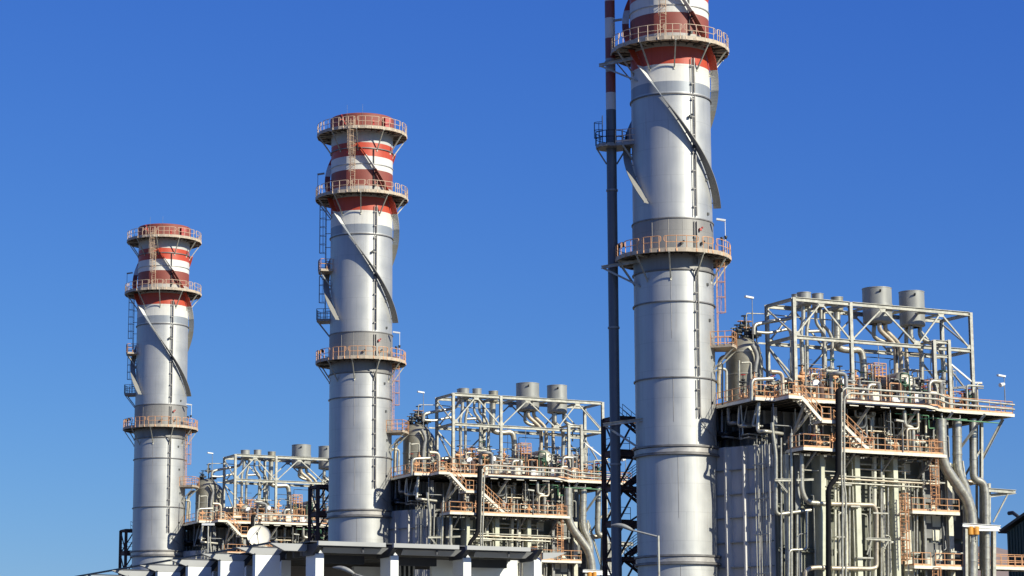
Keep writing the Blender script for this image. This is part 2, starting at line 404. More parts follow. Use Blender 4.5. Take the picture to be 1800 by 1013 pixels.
# ================================================================== CHIMNEY
R = 3.5
ch = Thing('chimney', 'large silver chimney with red and white bands, {u} of the three in the row', 'chimney', loc=(0, 0, 0), group='large chimneys in a row', unit=True)
mb = MB()
drum(mb, [(R, 0), (R, 15.2)], n=96); drum(mb, [(R, 15.2), (R, 24.5)], n=96)
drum(mb, [(R, 24.5), (R, 42.1), (R + .06, 42.12), (R + .06, 44.95), (R, 44.97), (R, 60.5)], n=96)
drum(mb, [(R, 60.5), (R, 67.9), (R + .14, 67.95), (R + .14, 69.85), (R + .05, 69.95), (R - .15, 69.95), (R - .15, 66)], n=96)
ch.part('shell', mb, 'shell')
def ringm(z, w_=.14, t=.12):
    q = MB(); drum(q, [(R + .0, z - t / 2), (R + w_, z - t / 2), (R + w_, z + t / 2), (R, z + t / 2)], n=72); return q
for z in (25.17, 24.5, 15.85, 15.2): ch.part('flange_ring', ringm(z, .28, .16), 'flange')
for z in (24.83, 15.52): 
    q = MB(); drum(q, [(R + .02, z - .2), (R + .16, z - .2), (R + .16, z + .2), (R + .02, z + .2)], n=72); ch.part('flange_collar', q, 'ringlip')
for z in (31.06, 37.66, 44.97, 56.05, 40.45, 65.9): ch.part('flange_ring', ringm(z, .13, .1), 'flange')
ch.part('flange_ring', ringm(64.1, .08, .08), 'ringlip')
for az, z0, z1 in ((-4, 37.8, 40.3), (-4, 34.4, 37.5), (-6, 42.2, 44.9), (14, 42.2, 44.9), (-3, 27.2, 31.0), (2, 19.0, 24.3), (30, 42.2, 44.9), (-30, 42.2, 44.9), (3, 9, 15)):
    q = MB(); a = azp(az, R + (.062 if 42 < z0 < 45 else .006), z0); b = azp(az, R + (.062 if 42 < z0 < 45 else .006), z1); q.bar(a, b, .035, .02); ch.part('seam_strip', q, 'flange')
for az, z in ((56, 39.3), (60, 36.2), (62, 29), (58, 48.6), (61, 45.6), (64, 33)):
    q = MB(); c = azp(az, R + .05, z); q.box((c.x - .09, c.y - .06, z - .12), (c.x + .09, c.y + .06, z + .12)); ch.part('clip', q, 'dark')
# helical strakes
def strake(azend, zend, ztop, pitch=35.0, r0=R + .10, wdt=.68):
    q = MB(); n = 90; v = []; tk = .05
    for k in range(n + 1):
        z = zend + (ztop - zend) * k / n
        az = azend - (z - zend) / pitch * 360
        w2 = wdt if z < 60 else wdt * .9
        for rr, dz in ((r0, -tk), (r0 + w2, -tk), (r0 + w2, tk), (r0, tk)): v.append(azp(az, rr, z + dz))
    f = []
    for k in range(n):
        for i in range(4): f.append((k * 4 + i, (k + 1) * 4 + i, (k + 1) * 4 + (i + 1) % 4, k * 4 + (i + 1) % 4))
    f += [(0, 1, 2, 3), (n * 4 + 3, n * 4 + 2, n * 4 + 1, n * 4)]
    q.add(v, f, False)
    z = zend + .4
    while z < ztop:      # stand-off lugs
        az = azend - (z - zend) / pitch * 360
        q.bar(azp(az, R - .02, z), azp(az, R + .4, z), .05, .09); z += 1.15
    return q
for az in (85, -35, 205): ch.part('strake', strake(az, 46.4, 66.3), 'strake')
# platforms
BRK = {}
def platform(z, rp, railmat, az_rail, nb, boff, inner=R, hbr=2.4, thick=.30):
    q = MB(); N = 20
    drum(q, [(inner + .01, z - .06), (rp - .06, z - .06)], n=N, smooth=False)
    drum(q, [(rp - .06, z - .06), (rp - .06, z + .05), (rp, z + .05), (rp, z - thick), (rp - .05, z - thick), (rp - .05, z - .14), (inner + .01, z - .14)], n=N, smooth=False)
    d = ch.part('platform', q, 'creamdk')
    q = MB()
    for k in range(30):
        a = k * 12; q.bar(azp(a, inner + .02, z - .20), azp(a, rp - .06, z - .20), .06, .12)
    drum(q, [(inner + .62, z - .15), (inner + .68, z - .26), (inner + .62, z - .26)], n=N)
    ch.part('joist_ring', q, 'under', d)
    q = MB()
    for a0, a1 in az_rail: panel_rail(q, a0, a1, rp - .08, z)
    ch.part('railing', q, railmat, d)
    for k in range(nb):
        a = boff + k * 360 / nb; q = MB()
        q.bar(azp(a, inner, z - hbr), azp(a, rp - .1, z - .22), .11, .11); q.bar(azp(a, inner, z - .3), azp(a, rp - .05, z - .3), .12, .16)
        q.bar(azp(a, inner + .02, z - hbr - .12), azp(a, inner + .02, z - hbr + .12), .14, .1)
        ch.part('bracket', q, 'galv', d)
    return d
p1 = platform(42.0, 5.1, 'orange', [(-138, -103), (-98, -62), (-57, -36), (-32, -12), (-9, 26), (30, 44), (48, 82), (87, 128), (133, 215)], 10, -4)
p2 = platform(60.75, 5.28, 'cream', [(-175, -140), (-135, -95), (-90, -58), (-54, -9), (-6, 12), (14, 50), (53, 62), (65, 108), (112, 180)], 10, 6)
p3 = platform(68.1, 5.15, 'cream', [(-175, -110), (-105, -58), (-53, -22), (-19, -2), (1, 30), (33, 66), (70, 120), (124, 180)], 10, 0)
# red boxes and warning lights on top platform
for az in (-100, 22, 140):
    q = MB(); c = azp(az, 4.75, 68.2); q.lathe([(0, 0), (.16, 0), (.18, .12), (.12, .16), (.17, .22), (.17, .55), (.10, .68), (0, .72)], c=tuple(c), n=12)
    ch.part('warning_light', q, 'redpaint', p3)
q = MB(); c = azp(52, 4.0, 68.3); q.box((c.x - .35, c.y - .3, 68.25), (c.x + .35, c.y + .3, 69.5)); ch.part('control_box', q, 'redpaint', p3)
q = MB(); q.bar(azp(-28, 3.65, 69.3), azp(-24, 4.8, 69.0), .08); q.bar(azp(-33, 3.65, 69.9), azp(-22, 3.9, 68.6), .08); ch.part('davit', q, 'redpaint', p3)
for az in (-20, 8): 
    q = MB(); q.tube([azp(az, 3.7, 68.2), azp(az, 3.7, 70.9)], .012, 4); ch.part('lightning_rod', q, 'galv')
# front caged ladder between upper platforms, cream
q = MB(); sd_ = azp(82, 1, 0); sd_.z = 0; out_ = azp(-8, 1, 0); out_.z = 0
ladder(q, azp(-8, 3.95, 60.8), azp(-8, 3.95, 69.2), sd_, cagedir=out_, hoop=.8)
for z in (62, 64, 66): q.bar(azp(-11, R, z), azp(-11, 3.95, z), .05); q.bar(azp(-5, R, z), azp(-5, 3.95, z), .05)
ch.part('caged_ladder', q, 'cream')
q = MB(); c = azp(-8, 5.0, 68.1)
for s_ in (-.5, .5): q.tube([c + sd_ * s_ + Vector((0, 0, z)) for z in (-.3, 1.1)], .035, 5)
q.bar(azp(-14, 4.4, 67.75), azp(-2, 4.4, 67.75), .8, .06); ch.part('ladder_landing', q, 'cream')
# second ladder above (top section to deck)
q = MB(); ladder(q, azp(-8, 4.7, 64.9), azp(-8, 4.7, 68.6), sd_, cagedir=out_, cage_from=.6, hoop=.7); ch.part('caged_ladder', q, 'cream')
# cable ladder down the right
q = MB(); sd2 = azp(124, 1, 0); sd2.z = 0
for z0, z1 in ((56.2, 59.3), (45.2, 55.9), (40.9, 44.7), (31.2, 40.6), (27.6, 30.9)):
    a = azp(33, R + .16, z0); b = azp(33, R + .16, z1); q.bar(a - sd2 * .13, b - sd2 * .13, .05, .09); q.bar(a + sd2 * .13, b + sd2 * .13, .09, .14)
    z = z0 + .8
    while z < z1: c = azp(33, R + .16, z); q.bar(c - sd2 * .22, c + sd2 * .16, .09, .09); c2 = azp(33, R - .05, z); q.bar(c2, c, .08); z += 1.6
z0 = 61
ch.part('cable_ladder', q, 'flange')
q = MB(); q.tube([azp(29, R + .12, 60.9), azp(29, R + .12, 65.8)], .06, 6); ch.part('cable_conduit', q, 'dark')
q = MB(); q.tube([azp(36, R + .12, 28.0), azp(37, R + .2, 27.3), azp(50, R + .15, 26.5), azp(64, R + .15, 26.1), azp(70, R + .15, 25.4)], .04, 5); ch.part('cable_conduit', q, 'galvdk')
# small boxes on lower section
for az, z in ((27, 54), (32, 51.3), (33, 63.1), (31, 61.6), (12, 42.7), (40, 44.0), (43, 42.8)):
    q = MB(); c = azp(az, R + .22, z); q.box((c.x - .1, c.y - .1, z - .1), (c.x + .1, c.y + .1, z + .12)); q.lathe([(0, -.06), (.09, -.05), (.09, .08), (0, .09)], c=(c.x + .16, c.y - .05, z + .16), n=8)
    ch.part('junction_box', q, 'redpaint' if z == 44.0 else 'dark')
for az in (-97, -88, 62):
    q = MB(); c = azp(az, 4.8, 43.2); q.tube([azp(az, 4.8, 42), c], .04, 5); q.lathe([(0, 0), (.10, .02), (.16, .3), (0, .32)], c=(c.x, c.y, 43.1), n=8); q.lathe([(0, 0), (.10, .02), (.16, .3), (0, .32)], c=(c.x + .4, c.y, 43.25), n=8)
    q.bar(c, c + Vector((.4, 0, .1)), .05); ch.part('floodlight', q, 'dark', p1)
def lamp_on(part_, az, r, z, hgt, dr, par, headmat='white'):
    q = MB(); a = azp(az, r, z); q.tube([a, a + Vector((0, 0, hgt))], .035, 6); st_ = ch.part('lamp_post', q, headmat, par)
    q = MB(); t = a + Vector((0, 0, hgt)); l = t - RGT * .75 * dr; q.bar(t + RGT * .05 * dr, l + Vector((0, 0, .12)), .28, .16); ch.part('lamp_head', q, headmat, par)
lamp_on('', 70, 4.85, 42, 3.0, 1, p1); lamp_on('', -82, 5.0, 60.75, 2.8, -1, p2, 'galvdk')
# right orange caged ladder and small landing
q = MB(); rr_ = azp(90, 1, 0); rr_.z = 0; rf = azp(0, 1, 0); rf.z = 0
ladder(q, azp(78, R + .35, 34.0), azp(78, R + .35, 43.0), azp(-12, 1, 0) - azp(-12, 0, 0) - Vector((0, 0, 0)), cagedir=azp(78, 1, 0) * 1, cage_from=3.0, hoop=1.35)
ch.part('caged_ladder', q, 'orange')
def landing(az, z, matr, depth=1.7, half=24, dark=False):
    q = MB(); n = 5; ins = [azp(az - half + 2 * half * k / n, R + .02, 0) for k in range(n + 1)]; outs = [azp(az + half * .8 - 1.6 * half * k / n, R + depth, 0) for k in range(n + 1)]
    pts = [(p.x, p.y) for p in ins + outs]; q.poly(pts, z - .28, z - .02)
    d = ch.part('landing', q, matr if not dark else 'galvdk')
    q = MB(); path = [(ins[0].x, ins[0].y, z)] + [(p.x, p.y, z) for p in reversed(outs)] + [(ins[-1].x, ins[-1].y, z)]; railing(q, path, step=.7, r=.035)
    ch.part('railing', q, 'orange' if not dark else 'galvdk', d)
    for s_ in (-.6, .6):
        q = MB(); q.bar(azp(az + s_ * half, R, z - 2.1), azp(az + s_ * half * .8, R + depth - .1, z - .3), .11); ch.part('bracket', q, 'galv' if not dark else 'galvdk', d)
landing(84, 34.1, 'creamdk', 1.9, 22)
# (the left ladders and landings of the two chimneys further back are added after copying)
CH = ch

# ================================================================== slim auxiliary stack next to the nearest chimney
AX = P(1075, 270, y=3.0); ax = (AX.x, AX.y)
t = Thing('slim_chimney', 'slim dark steel chimney with red and white bands beside the nearest large chimney', 'chimney', loc=(ax[0], ax[1], 0))
q = MB()
for z0, z1 in ((0, 12), (12, 24), (24, 36), (36, 48), (48, 60), (60, 75)): q.lathe([(.45, z0), (.45, z1)], c=(ax[0], ax[1], 0), n=32)
t.part('pipe', q, 'aux')
for z in (12, 24, 36, 48.3, 60):
    q = MB(); drum(q, [(.45, z - .08), (.52, z - .08), (.52, z + .08), (.45, z + .08)], c=(ax[0], ax[1], 0), n=24); t.part('flange', q, 'galvdk')
for z, zs in ((27.4, 24.9), (59.6, 57.6), (41.3, 39.2)):
    q = MB(); a = Vector((ax[0], ax[1], z)) + azp(-125, .45, 0) * 1; b = azp(-55, R - .05, z + .2)
    o1 = azp(-20, .55, 0); o1.z = 0
    a = Vector((ax[0], ax[1], z)) + o1
    q.ibeam(a - RGT * .8, b, .2, .28); q.bar(a - RGT * .6 - Vector((0, 0, .1)), Vector((b.x, b.y, zs)), .16)
    t.part('stay_bracket', q, 'galv')
q = MB(); zc = 52.4; pts = []
for k in range(12):
    a = math.radians(k * 30 + 15); pts.append((ax[0] + 1.45 * math.cos(a), ax[1] + 1.3 * math.sin(a)))
q.poly(pts, zc - .3, zc - .02)
c = Vector((ax[0], ax[1], zc)); rh = Vector((RGT.x, RGT.y, 0)); fh = Vector((FWD.x, FWD.y, 0))
q.poly([tuple((c + rh * a_ + fh * b_)[:2]) for a_, b_ in ((.3, -1.3), (2.2, -1.9), (2.4, -.4), (.5, .4))], zc - .301, zc - .021)
d = t.part('landing', q, 'galvdk')
q = MB(); railing(q, [(x, y, zc) for x, y in pts], step=.75, r=.035, closed=True); t.part('railing', q, 'dark', d)
q = MB(); railing(q, [c + rh * .3 - fh * 1.3, c + rh * 2.2 - fh * 1.9], step=.6, r=.035, toe=True); t.part('railing', q, 'cream', d)
q = MB(); b0 = c - rh * .8 - fh * .3; ladder(q, b0, b0 + Vector((0, 0, 2.6)), fh, cagedir=-rh, cage_from=.6, hoop=.7); t.part('caged_ladder', q, 'dark')
for s_ in (-1, 1):
    q = MB(); q.tube([c + rh * s_ * 1.3 - Vector((0, 0, .3)), c + rh * s_ * .45 - Vector((0, 0, 1.7))], .07, 6); t.part('bracket', q, 'galvdk', d)
q = MB(); q.bar(c + rh * .9 - fh * 1.5 - Vector((0, 0, .3)), c + rh * 2.4 - fh * .9 - Vector((0, 0, 2.4)), .14); t.part('bracket', q, 'galv', d)

# ================================================================== stair tower behind each chimney
t = Thing('stair_tower', 'rust brown open steel stair tower standing behind the {u} large chimney', 'stair tower', loc=(1, 7, 0), group='stair towers behind the chimneys', unit=True)
X0, X1, Y0, Y1, ZT = -2.7, 4.4, 5.7, 8.1, 28.6
for x in (X0, X1):
    for y in (Y0, Y1):
        q = MB(); q.ibeam((x, y, 0), (x, y, ZT), .34, .34, .05); t.part('post', q, 'rust')
lv = [28.5, 25.4, 22.3, 19.2, 16.1, 13.0, 9.9, 6.8, 3.7]
for i, z in enumerate(lv):
    q = MB(); hh = .5 if i % 2 else .32
    for y in (Y0, Y1): q.ibeam((X0, y, z), (X1, y, z), .2, hh)
    for x in (X0, X1): q.ibeam((x, Y0, z), (x, Y1, z), .2, hh)
    t.part('floor_frame', q, 'rust')
    if i and i < len(lv):
        q = MB(); s_ = i % 2
        q.box((X0 + .1 if s_ else X1 - 1.5, Y0 + .1, z + .27), (X0 + 1.5 if s_ else X1 - .1, Y1 - .1, z + .33)); t.part('landing', q, 'rust')
    if i < len(lv) - 1:
        z2 = lv[i + 1]; q = MB()
        for y in (Y0, Y1):
            xs_ = (X0, X0 + 1.9) if i % 2 else (X0 + 1.9, X0)
            q.bar((X0, y, z2), (X0 + 1.9, y, z), .14); q.bar((X0 + 1.9, y, z2), (X1, y, z), .14)
        q.bar((X0, Y0, z2), (X0, Y1, z), .12)
        t.part('brace', q, 'rust')
        q = MB(); yy = Y0 + .35 if i % 2 else Y1 - 1.2
        xa, xb = (X0 + 1.3, X1 - 1.3) if i % 2 else (X1 - 1.3, X0 + 1.3)
        for dy in (0, .85): q.bar((xa, yy + dy, z2 + .3), (xb, yy + dy, z + .3), .06, .28)
        for k in range(14):
            tt = (k + .5) / 14; q.box((xa + (xb - xa) * tt - .12, yy, z2 + .3 + (z - z2) * tt), (xa + (xb - xa) * tt + .12, yy + .85, z2 + .33 + (z - z2) * tt))
        t.part('stair_flight', q, 'rust')
        q = MB()
        for dy in (0, .85):
            for hh in (.6, 1.1): q.tube([(xa, yy + dy, z2 + .3 + hh), (xb, yy + dy, z + .3 + hh)], .03, 4)
            for k in range(6): 
                tt = k / 5; q.tube([(xa + (xb - xa) * tt, yy + dy, z2 + .3 + (z - z2) * tt), (xa + (xb - xa) * tt, yy + dy, z2 + 1.4 + (z - z2) * tt)], .025, 4)
        for x in (X0 + .15,):
            railing(q, [(x + 1.2, Y0 + .1, z2 + .3), (x, Y0 + .1, z2 + .3), (x, Y1 - .1, z2 + .3)], r=.028)
        t.part('handrail', q, 'rust')

# ================================================================== BOILER
def q2(y, *pts): return [P(px, py, y=y) for px, py in pts]
ZD, ZL = 28.9, 24.6
XL = 4.75; YF = -8.0
t = Thing('boiler', 'grey heat recovery boiler casing with cream columns and plated end duct, {u} of the three', 'boiler', loc=(16, -2, 0), group='boilers in a row', unit=True)
XR = 24.6
q = MB(); q.box((5.25, YF + .25, 0), (XR, 6, ZL - .35)); t.part('casing', q, 'case')
q = MB(); q.box((XL + .8, -4.6, ZL - .3), (XR + .6, 6, ZD - .5)); t.part('upper_casing', q, 'casedark')
for k in range(20):
    x = XL + 1.2 + k * 1.0; q = MB(); q.ibeam((x, -4.75, ZL - .2), (x, -4.75, ZD - .55), .2, .25, .03, side=(1, 0, 0)); t.part('wall_stiffener', q, 'galvdk')
q = MB(); q.box((XL + .3, -4.4, 25.3), (XL + .75, 6, ZD - .5)); t.part('side_wall', q, 'casedark')
for k in range(8):
    y = -4.0 + k * 1.2; q = MB(); q.box((XL + .05, y, 25.3), (XL + .298, y + .12, ZD - .5)); t.part('wall_stiffener', q, 'galvdk')
# inlet duct between chimney and casing
q = MB(); q.box((2.2, -.9, 8), (XL, 4.5, 25.0)); t.part('flue_duct', q, 'duct')
# plated slanting end wall towards the chimney, with broad stiffener plates
WA, WB = Vector((1.9, -1.0, 0)), Vector((5.2, -7.25, 0))
def wl(t_): return WA + (WB - WA) * t_
q = MB(); q.prism([(WA.x, WA.y, 6), (WB.x, WB.y, 6), (WB.x, WB.y, 25.2), (WA.x, WA.y, 25.2)], (.6, .2, 0)); t.part('end_wall', q, 'duct')
for tt_, dd_ in ((.42, .6), (.66, .5), (.84, .3), (.985, .3)):
    c = wl(tt_); q = MB(); q.box((c.x - dd_, c.y, 6), (c.x + .1, c.y + .12, 25.15)); q.box((c.x - dd_ - .05, c.y - .08, 6), (c.x - dd_ - .001, c.y + .2, 25.15)); t.part('rib', q, 'duct')
for z in (23.2, 21.1, 19.1, 17.0, 14.9, 12.8):
    q = MB(); nrm_ = Vector((-.95, -.3, 0)) * .14; a_ = wl(0) + nrm_; b_ = wl(.99) + nrm_; q.bar((a_.x, a_.y, z), (b_.x, b_.y, z), .28, .08); t.part('stiffener', q, 'galvdk')
# cream and grey columns along the front
cols = [(1383, 6, 'cream_col'), (1400, 9, 'galvdk'), (1484, 5, 'cream_col'), (1551, 6, 'cream_col'), (1622, 5, 'galvdk'), (1668, 9, 'cream_col')]
for px, wd, mt in cols:
    x = P(px, 900, y=-8.3).x; ww = wd / 20.5 / .9
    q = MB(); q.ibeam((x, -8.35, 0), (x, -8.35, ZL - .4), ww, .42, .05, side=(1, 0, 0)); t.part('column', q, mt)
for px, wd in ((1446, 8), (1508, 9), (1575, 8)):
    x = P(px, 900, y=-9.0).x; ww = wd / 18.0
    q = MB(); q.box((x - ww / 2, -9.15, 0), (x + ww / 2, -7.8, ZL - .4)); t.part('box_column', q, 'olive')
for x in (5.3, 9.6, 14.1, 18.6, 23.2):
    q = MB(); q.ibeam((x, -7.4, ZL - .3), (x, -7.4, ZD - .6), .36, .36, .05, side=(1, 0, 0)); t.part('upper_column', q, 'galvdk')
for z in (22.9, 19.9, 16.2, 12.5):
    q = MB(); q.ibeam((XL + .3, -7.95, z), (XR, -7.95, z), .30, .32); t.part('buckstay', q, 'case')
for x in (9.2, 12.6, 18.0, 20.9):
    q = MB(); q.box((x, YF + .13, 7), (x + .9, YF + .246, ZL - .6)); t.part('casing_panel', q, 'cream_col' if x != 12.6 else 'case')

for z0_, z1_ in ((9.0, 12.9), (13.3, 17.2), (17.6, 20.2), (20.7, 23.9)):  # dark-coloured plates added over the casing's right end to stand in for shade
    q = MB(); q.box((20.0, YF - .05, z0_), (XR - .02, YF + .245, z1_)); t.part('shade_panel', q, 'casedark')
for x_, z0_, hh_ in ((20.9, 18.6, 1.1), (20.9, 17.4, .9), (21.0, 15.6, 1.0), (22.9, 16.0, .5), (19.9, 18.9, .8), (19.9, 15.2, .7), (21.2, 12.2, .9), (22.6, 19.2, .35)):
    q = MB(); q.box((x_, YF - .12, z0_), (x_ + .85, YF - .053, z0_ + hh_)); t.part('casing_panel', q, 'cream_col')
def platform_poly(name, label, pts, z, edge, railmat='orange', rails=None, under=True, thick=.26, unit=True, cat='platform', gstep=1.25):
    T = Thing(name, label, cat, unit=unit)
    q = MB(); q.poly(pts, z - .07, z); T.part('deck', q, 'creamdk')
    q = MB(); n = len(pts)
    for i in range(n):
        a, b = Vector((*pts[i], z)), Vector((*pts[(i + 1) % n], z)); d = (b - a).normalized(); o = Vector((d.y, -d.x, 0)) * .004
        q.bar(a + o - Vector((0, 0, .14)) - d * .0, b + o - Vector((0, 0, .14)), .03, thick)
    T.part('edge_beam', q, 'fascia')
    if under:
        xs = [p[0] for p in pts]; ys = [p[1] for p in pts]; q = MB(); x = min(xs) + .5
        def span(x):
            c = []
            for i in range(n):
                (xa, ya), (xb, yb) = pts[i], pts[(i + 1) % n]
                if (xa - x) * (xb - x) < 0: c.append(ya + (yb - ya) * (x - xa) / (xb - xa))
            return (min(c), max(c)) if c else None
        while x < max(xs):
            sp = span(x)
            if sp: q.bar((x, sp[0] + .05, z - .17), (x, sp[1] - .05, z - .17), .08, .18); q.bar((x - .5, max(sp[0], sp[1] - 1.5) + .4, z - .19), (x + .5, max(sp[0], sp[1] - 1.5) + .4, z - .19), .06, .1)
            x += 1.0
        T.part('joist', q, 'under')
    for r_ in rails or []:
        q = MB(); railing(q, [(*p, z) for p in r_], step=gstep, toe=True, r=.032); T.part('railing', q, railmat)
    return T
fr = [(2.7, 5), (2.7, -8.6), (4.6, -8.6), (4.6, -10.8), (5.95, -10.8), (5.95, -9.3), (10.9, -9.3), (10.9, -10.15), (20.4, -10.15), (20.4, -9.6), (22.1, -8.7), (30, -8.5), (30, 5)]
D = platform_poly('roof_deck', 'long walkway deck with orange railings on top of the {u} boiler', fr, ZD, None,
    rails=[[(2.75, 4.9), (2.75, -8.5), (4.65, -8.5), (4.65, -10.7), (5.6, -10.7)], [(6.1, -9.2), (10.9, -9.2)], [(10.95, -10.05), (20.4, -10.05), (22.1, -8.6), (29.9, -8.4), (29.9, 4.9)]])
# diagonal props under the deck
for (x0, x1) in ((8.2, 6.4), (13.6, 12.2), (18.6, 17.1), (22.4, 20.9), (25.9, 24.3)):
    q = MB(); q.bar((x0, -9.6, ZD - .35), (x1, -7.5, ZD - 3.6), .2, .2); D.part('prop', q, 'galv')
q = MB(); a = P(1763, 737, y=-7.5); b = P(1724, 812, y=-6.5); q.ibeam(a, b, .24, .26); D.part('prop', q, 'galv')
q = MB(); a = P(1416, 706, y=-10.3); b = P(1395, 762, y=-8.6); q.bar(a, b, .2, .2); D.part('prop', q, 'galv')
for i in range(7):
    q = MB(); x = 11.2 + i * 1.6; q.bar((x, -10.1, ZD - .42), (x + .9, -10.1, ZD - .42), .05, .08); D.part('kick_plate', q, 'fascia')
# inner second walkway level around the drums
D2 = platform_poly('drum_walkway', 'upper orange-railed walkway beside the horizontal drums of the {u} boiler', [(8.6, -5.6), (26.6, -5.6), (26.6, -4.3), (8.6, -4.3)], 29.95, None,
    rails=[[(8.7, -5.55), (26.5, -5.55), (26.5, -4.4)]], gstep=.9)
# upper service boxes: little orange stands among the pipes
for px, y0, hh, ww, nm in ((1432, 650, 2.4, 1.5, 'between the thin vent pipes'), (1541, 640, 2.6, 1.3, 'left of the rightmost drum'), (1478, 672, 1.2, 1.0, 'left of the thick bent vent pipe'), (1640, 668, 1.5, 1.3, 'by the slender portal frame')):
    a = P(px, y0, y=-4.0); z1 = a.z; zb = 29.96
    T = Thing('service_stand', 'small orange service stand ' + nm + ' on the {u} boiler', 'platform', unit=True)
    q = MB()
    for dx in (-ww / 2, ww / 2):
        for dy in (-.5, .5): q.tube([(a.x + dx, a.y + dy, zb), (a.x + dx, a.y + dy, z1)], .05, 5)
    T.part('leg', q, 'orange')
    q = MB(); zz = z1 - 1.1; q.box((a.x - ww / 2, a.y - .5, zz - .08), (a.x + ww / 2, a.y + .5, zz)); T.part('deck', q, 'orange')
    q = MB(); railing(q, [(a.x - ww / 2, a.y - .5, zz), (a.x + ww / 2, a.y - .5, zz), (a.x + ww / 2, a.y + .5, zz), (a.x - ww / 2, a.y + .5, zz)], step=.5, r=.035, closed=True, mid=(.3, .6)); T.part('railing', q, 'orange')
    q = MB(); ladder(q, (a.x - ww / 2 + .2, a.y - .6, zb), (a.x - ww / 2 + .2, a.y - .6, z1), (1, 0, 0), wdt=.35); T.part('ladder', q, 'orange')

# stairs down the front
def stair(label, a, b, yw=.95, n=10):
    T = Thing('staircase', label, 'staircase', unit=True); a = Vector(a); b = Vector(b)
    for dy in (0, yw):
        q = MB(); q.bar(a + Vector((0, dy, -.1)), b + Vector((0, dy, -.1)), .06, .28); T.part('stringer', q, 'fascia')
    q = MB()
    for k in range(n):
        p = a + (b - a) * ((k + .5) / n); q.box((p.x - .16, p.y + .04, p.z - .08), (p.x + .16, p.y + yw - .04, p.z - .04))
    T.part('tread', q, 'galv')
    for dy in (0, yw):
        q = MB(); o = Vector((0, dy, 0))
        for hh in (.55, 1.05): q.tube([a + o + Vector((0, 0, hh)), b + o + Vector((0, 0, hh))], .035, 5)
        for k in range(5): p = a + o + (b - a) * (k / 4); q.tube([p, p + Vector((0, 0, 1.05))], .033, 5)
        T.part('handrail', q, 'orange')
    return T
stair('upper orange-railed stair flight below the deck corner of the {u} boiler', (5.95, -10.75, 28.85), (7.85, -10.75, 27.05), n=9)
platform_poly('stair_landing', 'narrow half landing between the two stair flights of the {u} boiler', [(7.85, -10.8), (9.75, -10.8), (9.75, -9.4), (7.85, -9.4)], 27.0, None, rails=[[(7.9, -10.75), (9.7, -10.75)]], gstep=.9)
stair('lower orange-railed stair flight reaching the middle walkway of the {u} boiler', (9.75, -10.75, 27.0), (12.7, -10.75, 24.65), n=11)
L1 = platform_poly('walkway', 'middle walkway with orange railings below the stairs of the {u} boiler', [(5.9, -10.85), (20.6, -10.85), (20.6, -8.25), (5.9, -8.25)], ZL, None,
    rails=[[(5.95, -8.5), (5.95, -10.8), (8.6, -10.8)], [(9.4, -10.8), (20.3, -10.8), (20.3, -9.8)]])
for x in (7.3, 11.2, 15.2, 19.3):
    q = MB(); q.bar((x, -10.6, ZL - .3), (x, -8.4, ZL - 1.9), .14); L1.part('bracket', q, 'galvdk')
Z3 = P(1645, 899, y=-9.8).z; Z4 = P(1645, 995, y=-9.8).z
xa = P(1604, 899, y=-9.8).x; xb = P(1687, 902, y=-9.8).x
platform_poly('lower_walkway', 'short orange-railed walkway left of the thick bent pipe on the {u} boiler', [(xa, -9.8), (xb, -9.8), (xb, -8.4), (xa, -8.4)], Z3, None, rails=[[(xa, -8.5), (xa, -9.75), (xb, -9.75)]], gstep=1.4)
platform_poly('lower_walkway', 'lowest short orange-railed walkway at the right end of the {u} boiler', [(xa, -9.8), (xb + .3, -9.8), (xb + .3, -8.4), (xa, -8.4)], Z4, None, rails=[[(xa, -8.5), (xa, -9.75), (xa + 1.8, -9.75)], [(xa + 2.3, -9.75), (xb + .2, -9.75)]], gstep=1.0)
# walkway running on to the right past the boiler
x0 = P(1744, 985, y=-2).x
platform_poly('side_walkway', 'low orange-railed gangway running to the right of the {u} boiler', [(x0 - 3, -2), (x0 + 9, -2), (x0 + 9, 0), (x0 - 3, 0)], P(1760, 996, y=-2).z, None, rails=[[(x0 - 3, -1.95), (x0 + 9, -1.95)], [(x0 - 3, -.05), (x0 + 9, -.05)]], gstep=.8)
# caged ladders
def cladder(label, px, py0, py1, y, matn='orange', w_=.55):
    b = P(px, py1, y=y); tt = P(px, py0, y=y); q = MB(); ladder(q, b, (b.x, y, tt.z), (1, 0, 0), wdt=w_, r=.045, cagedir=(0, -1, 0), cage_from=.4, hoop=.8)
    single('caged_ladder', q, matn, label, 'ladder', unit=True)
cladder('orange caged ladder from the middle walkway down past the short walkway, {u} boiler', 1642, 772, 896, -9.9)
cladder('orange caged ladder between the two short walkways of the {u} boiler', 1590, 868, 992, -9.9)
cladder('orange caged ladder under the lowest short walkway of the {u} boiler', 1645, 998, 1040, -9.6)

# ================================================================== TOP FRAME
YN, YB = -5.3, -1.0
T = Thing('pipe_gantry', 'tall open galvanised steel frame carrying silencers above the {u} boiler', 'steel frame', unit=True, loc=(18, -3, ZD))
zt = 38.4; zm = 34.9; zb = ZD + .02
Xc = [8.95, 14.9, 28.0]; Xall = [8.95, 14.9, 28.0]
for x in Xall:
    for y in (YN, YB):
        q = MB(); q.ibeam((x, y, zb), (x, y, zt), .30, .30, .05); T.part('column', q, 'galv')
for y in (YN, YB):
    for z, hh in ((zt - .14, .36), (zm, .32)):
        for xa_, xb_ in ((8.95, 14.9), (14.9, 28.0)):
            q = MB(); q.ibeam((xa_ + .16, y, z), (xb_ - .16, y, z), .28, hh, .045); T.part('beam', q, 'galv')
for x in Xall:
    for z in (zt - .14, zm):
        q = MB(); q.ibeam((x, YN + .16, z), (x, YB - .16, z), .2, .28); T.part('beam', q, 'galv')
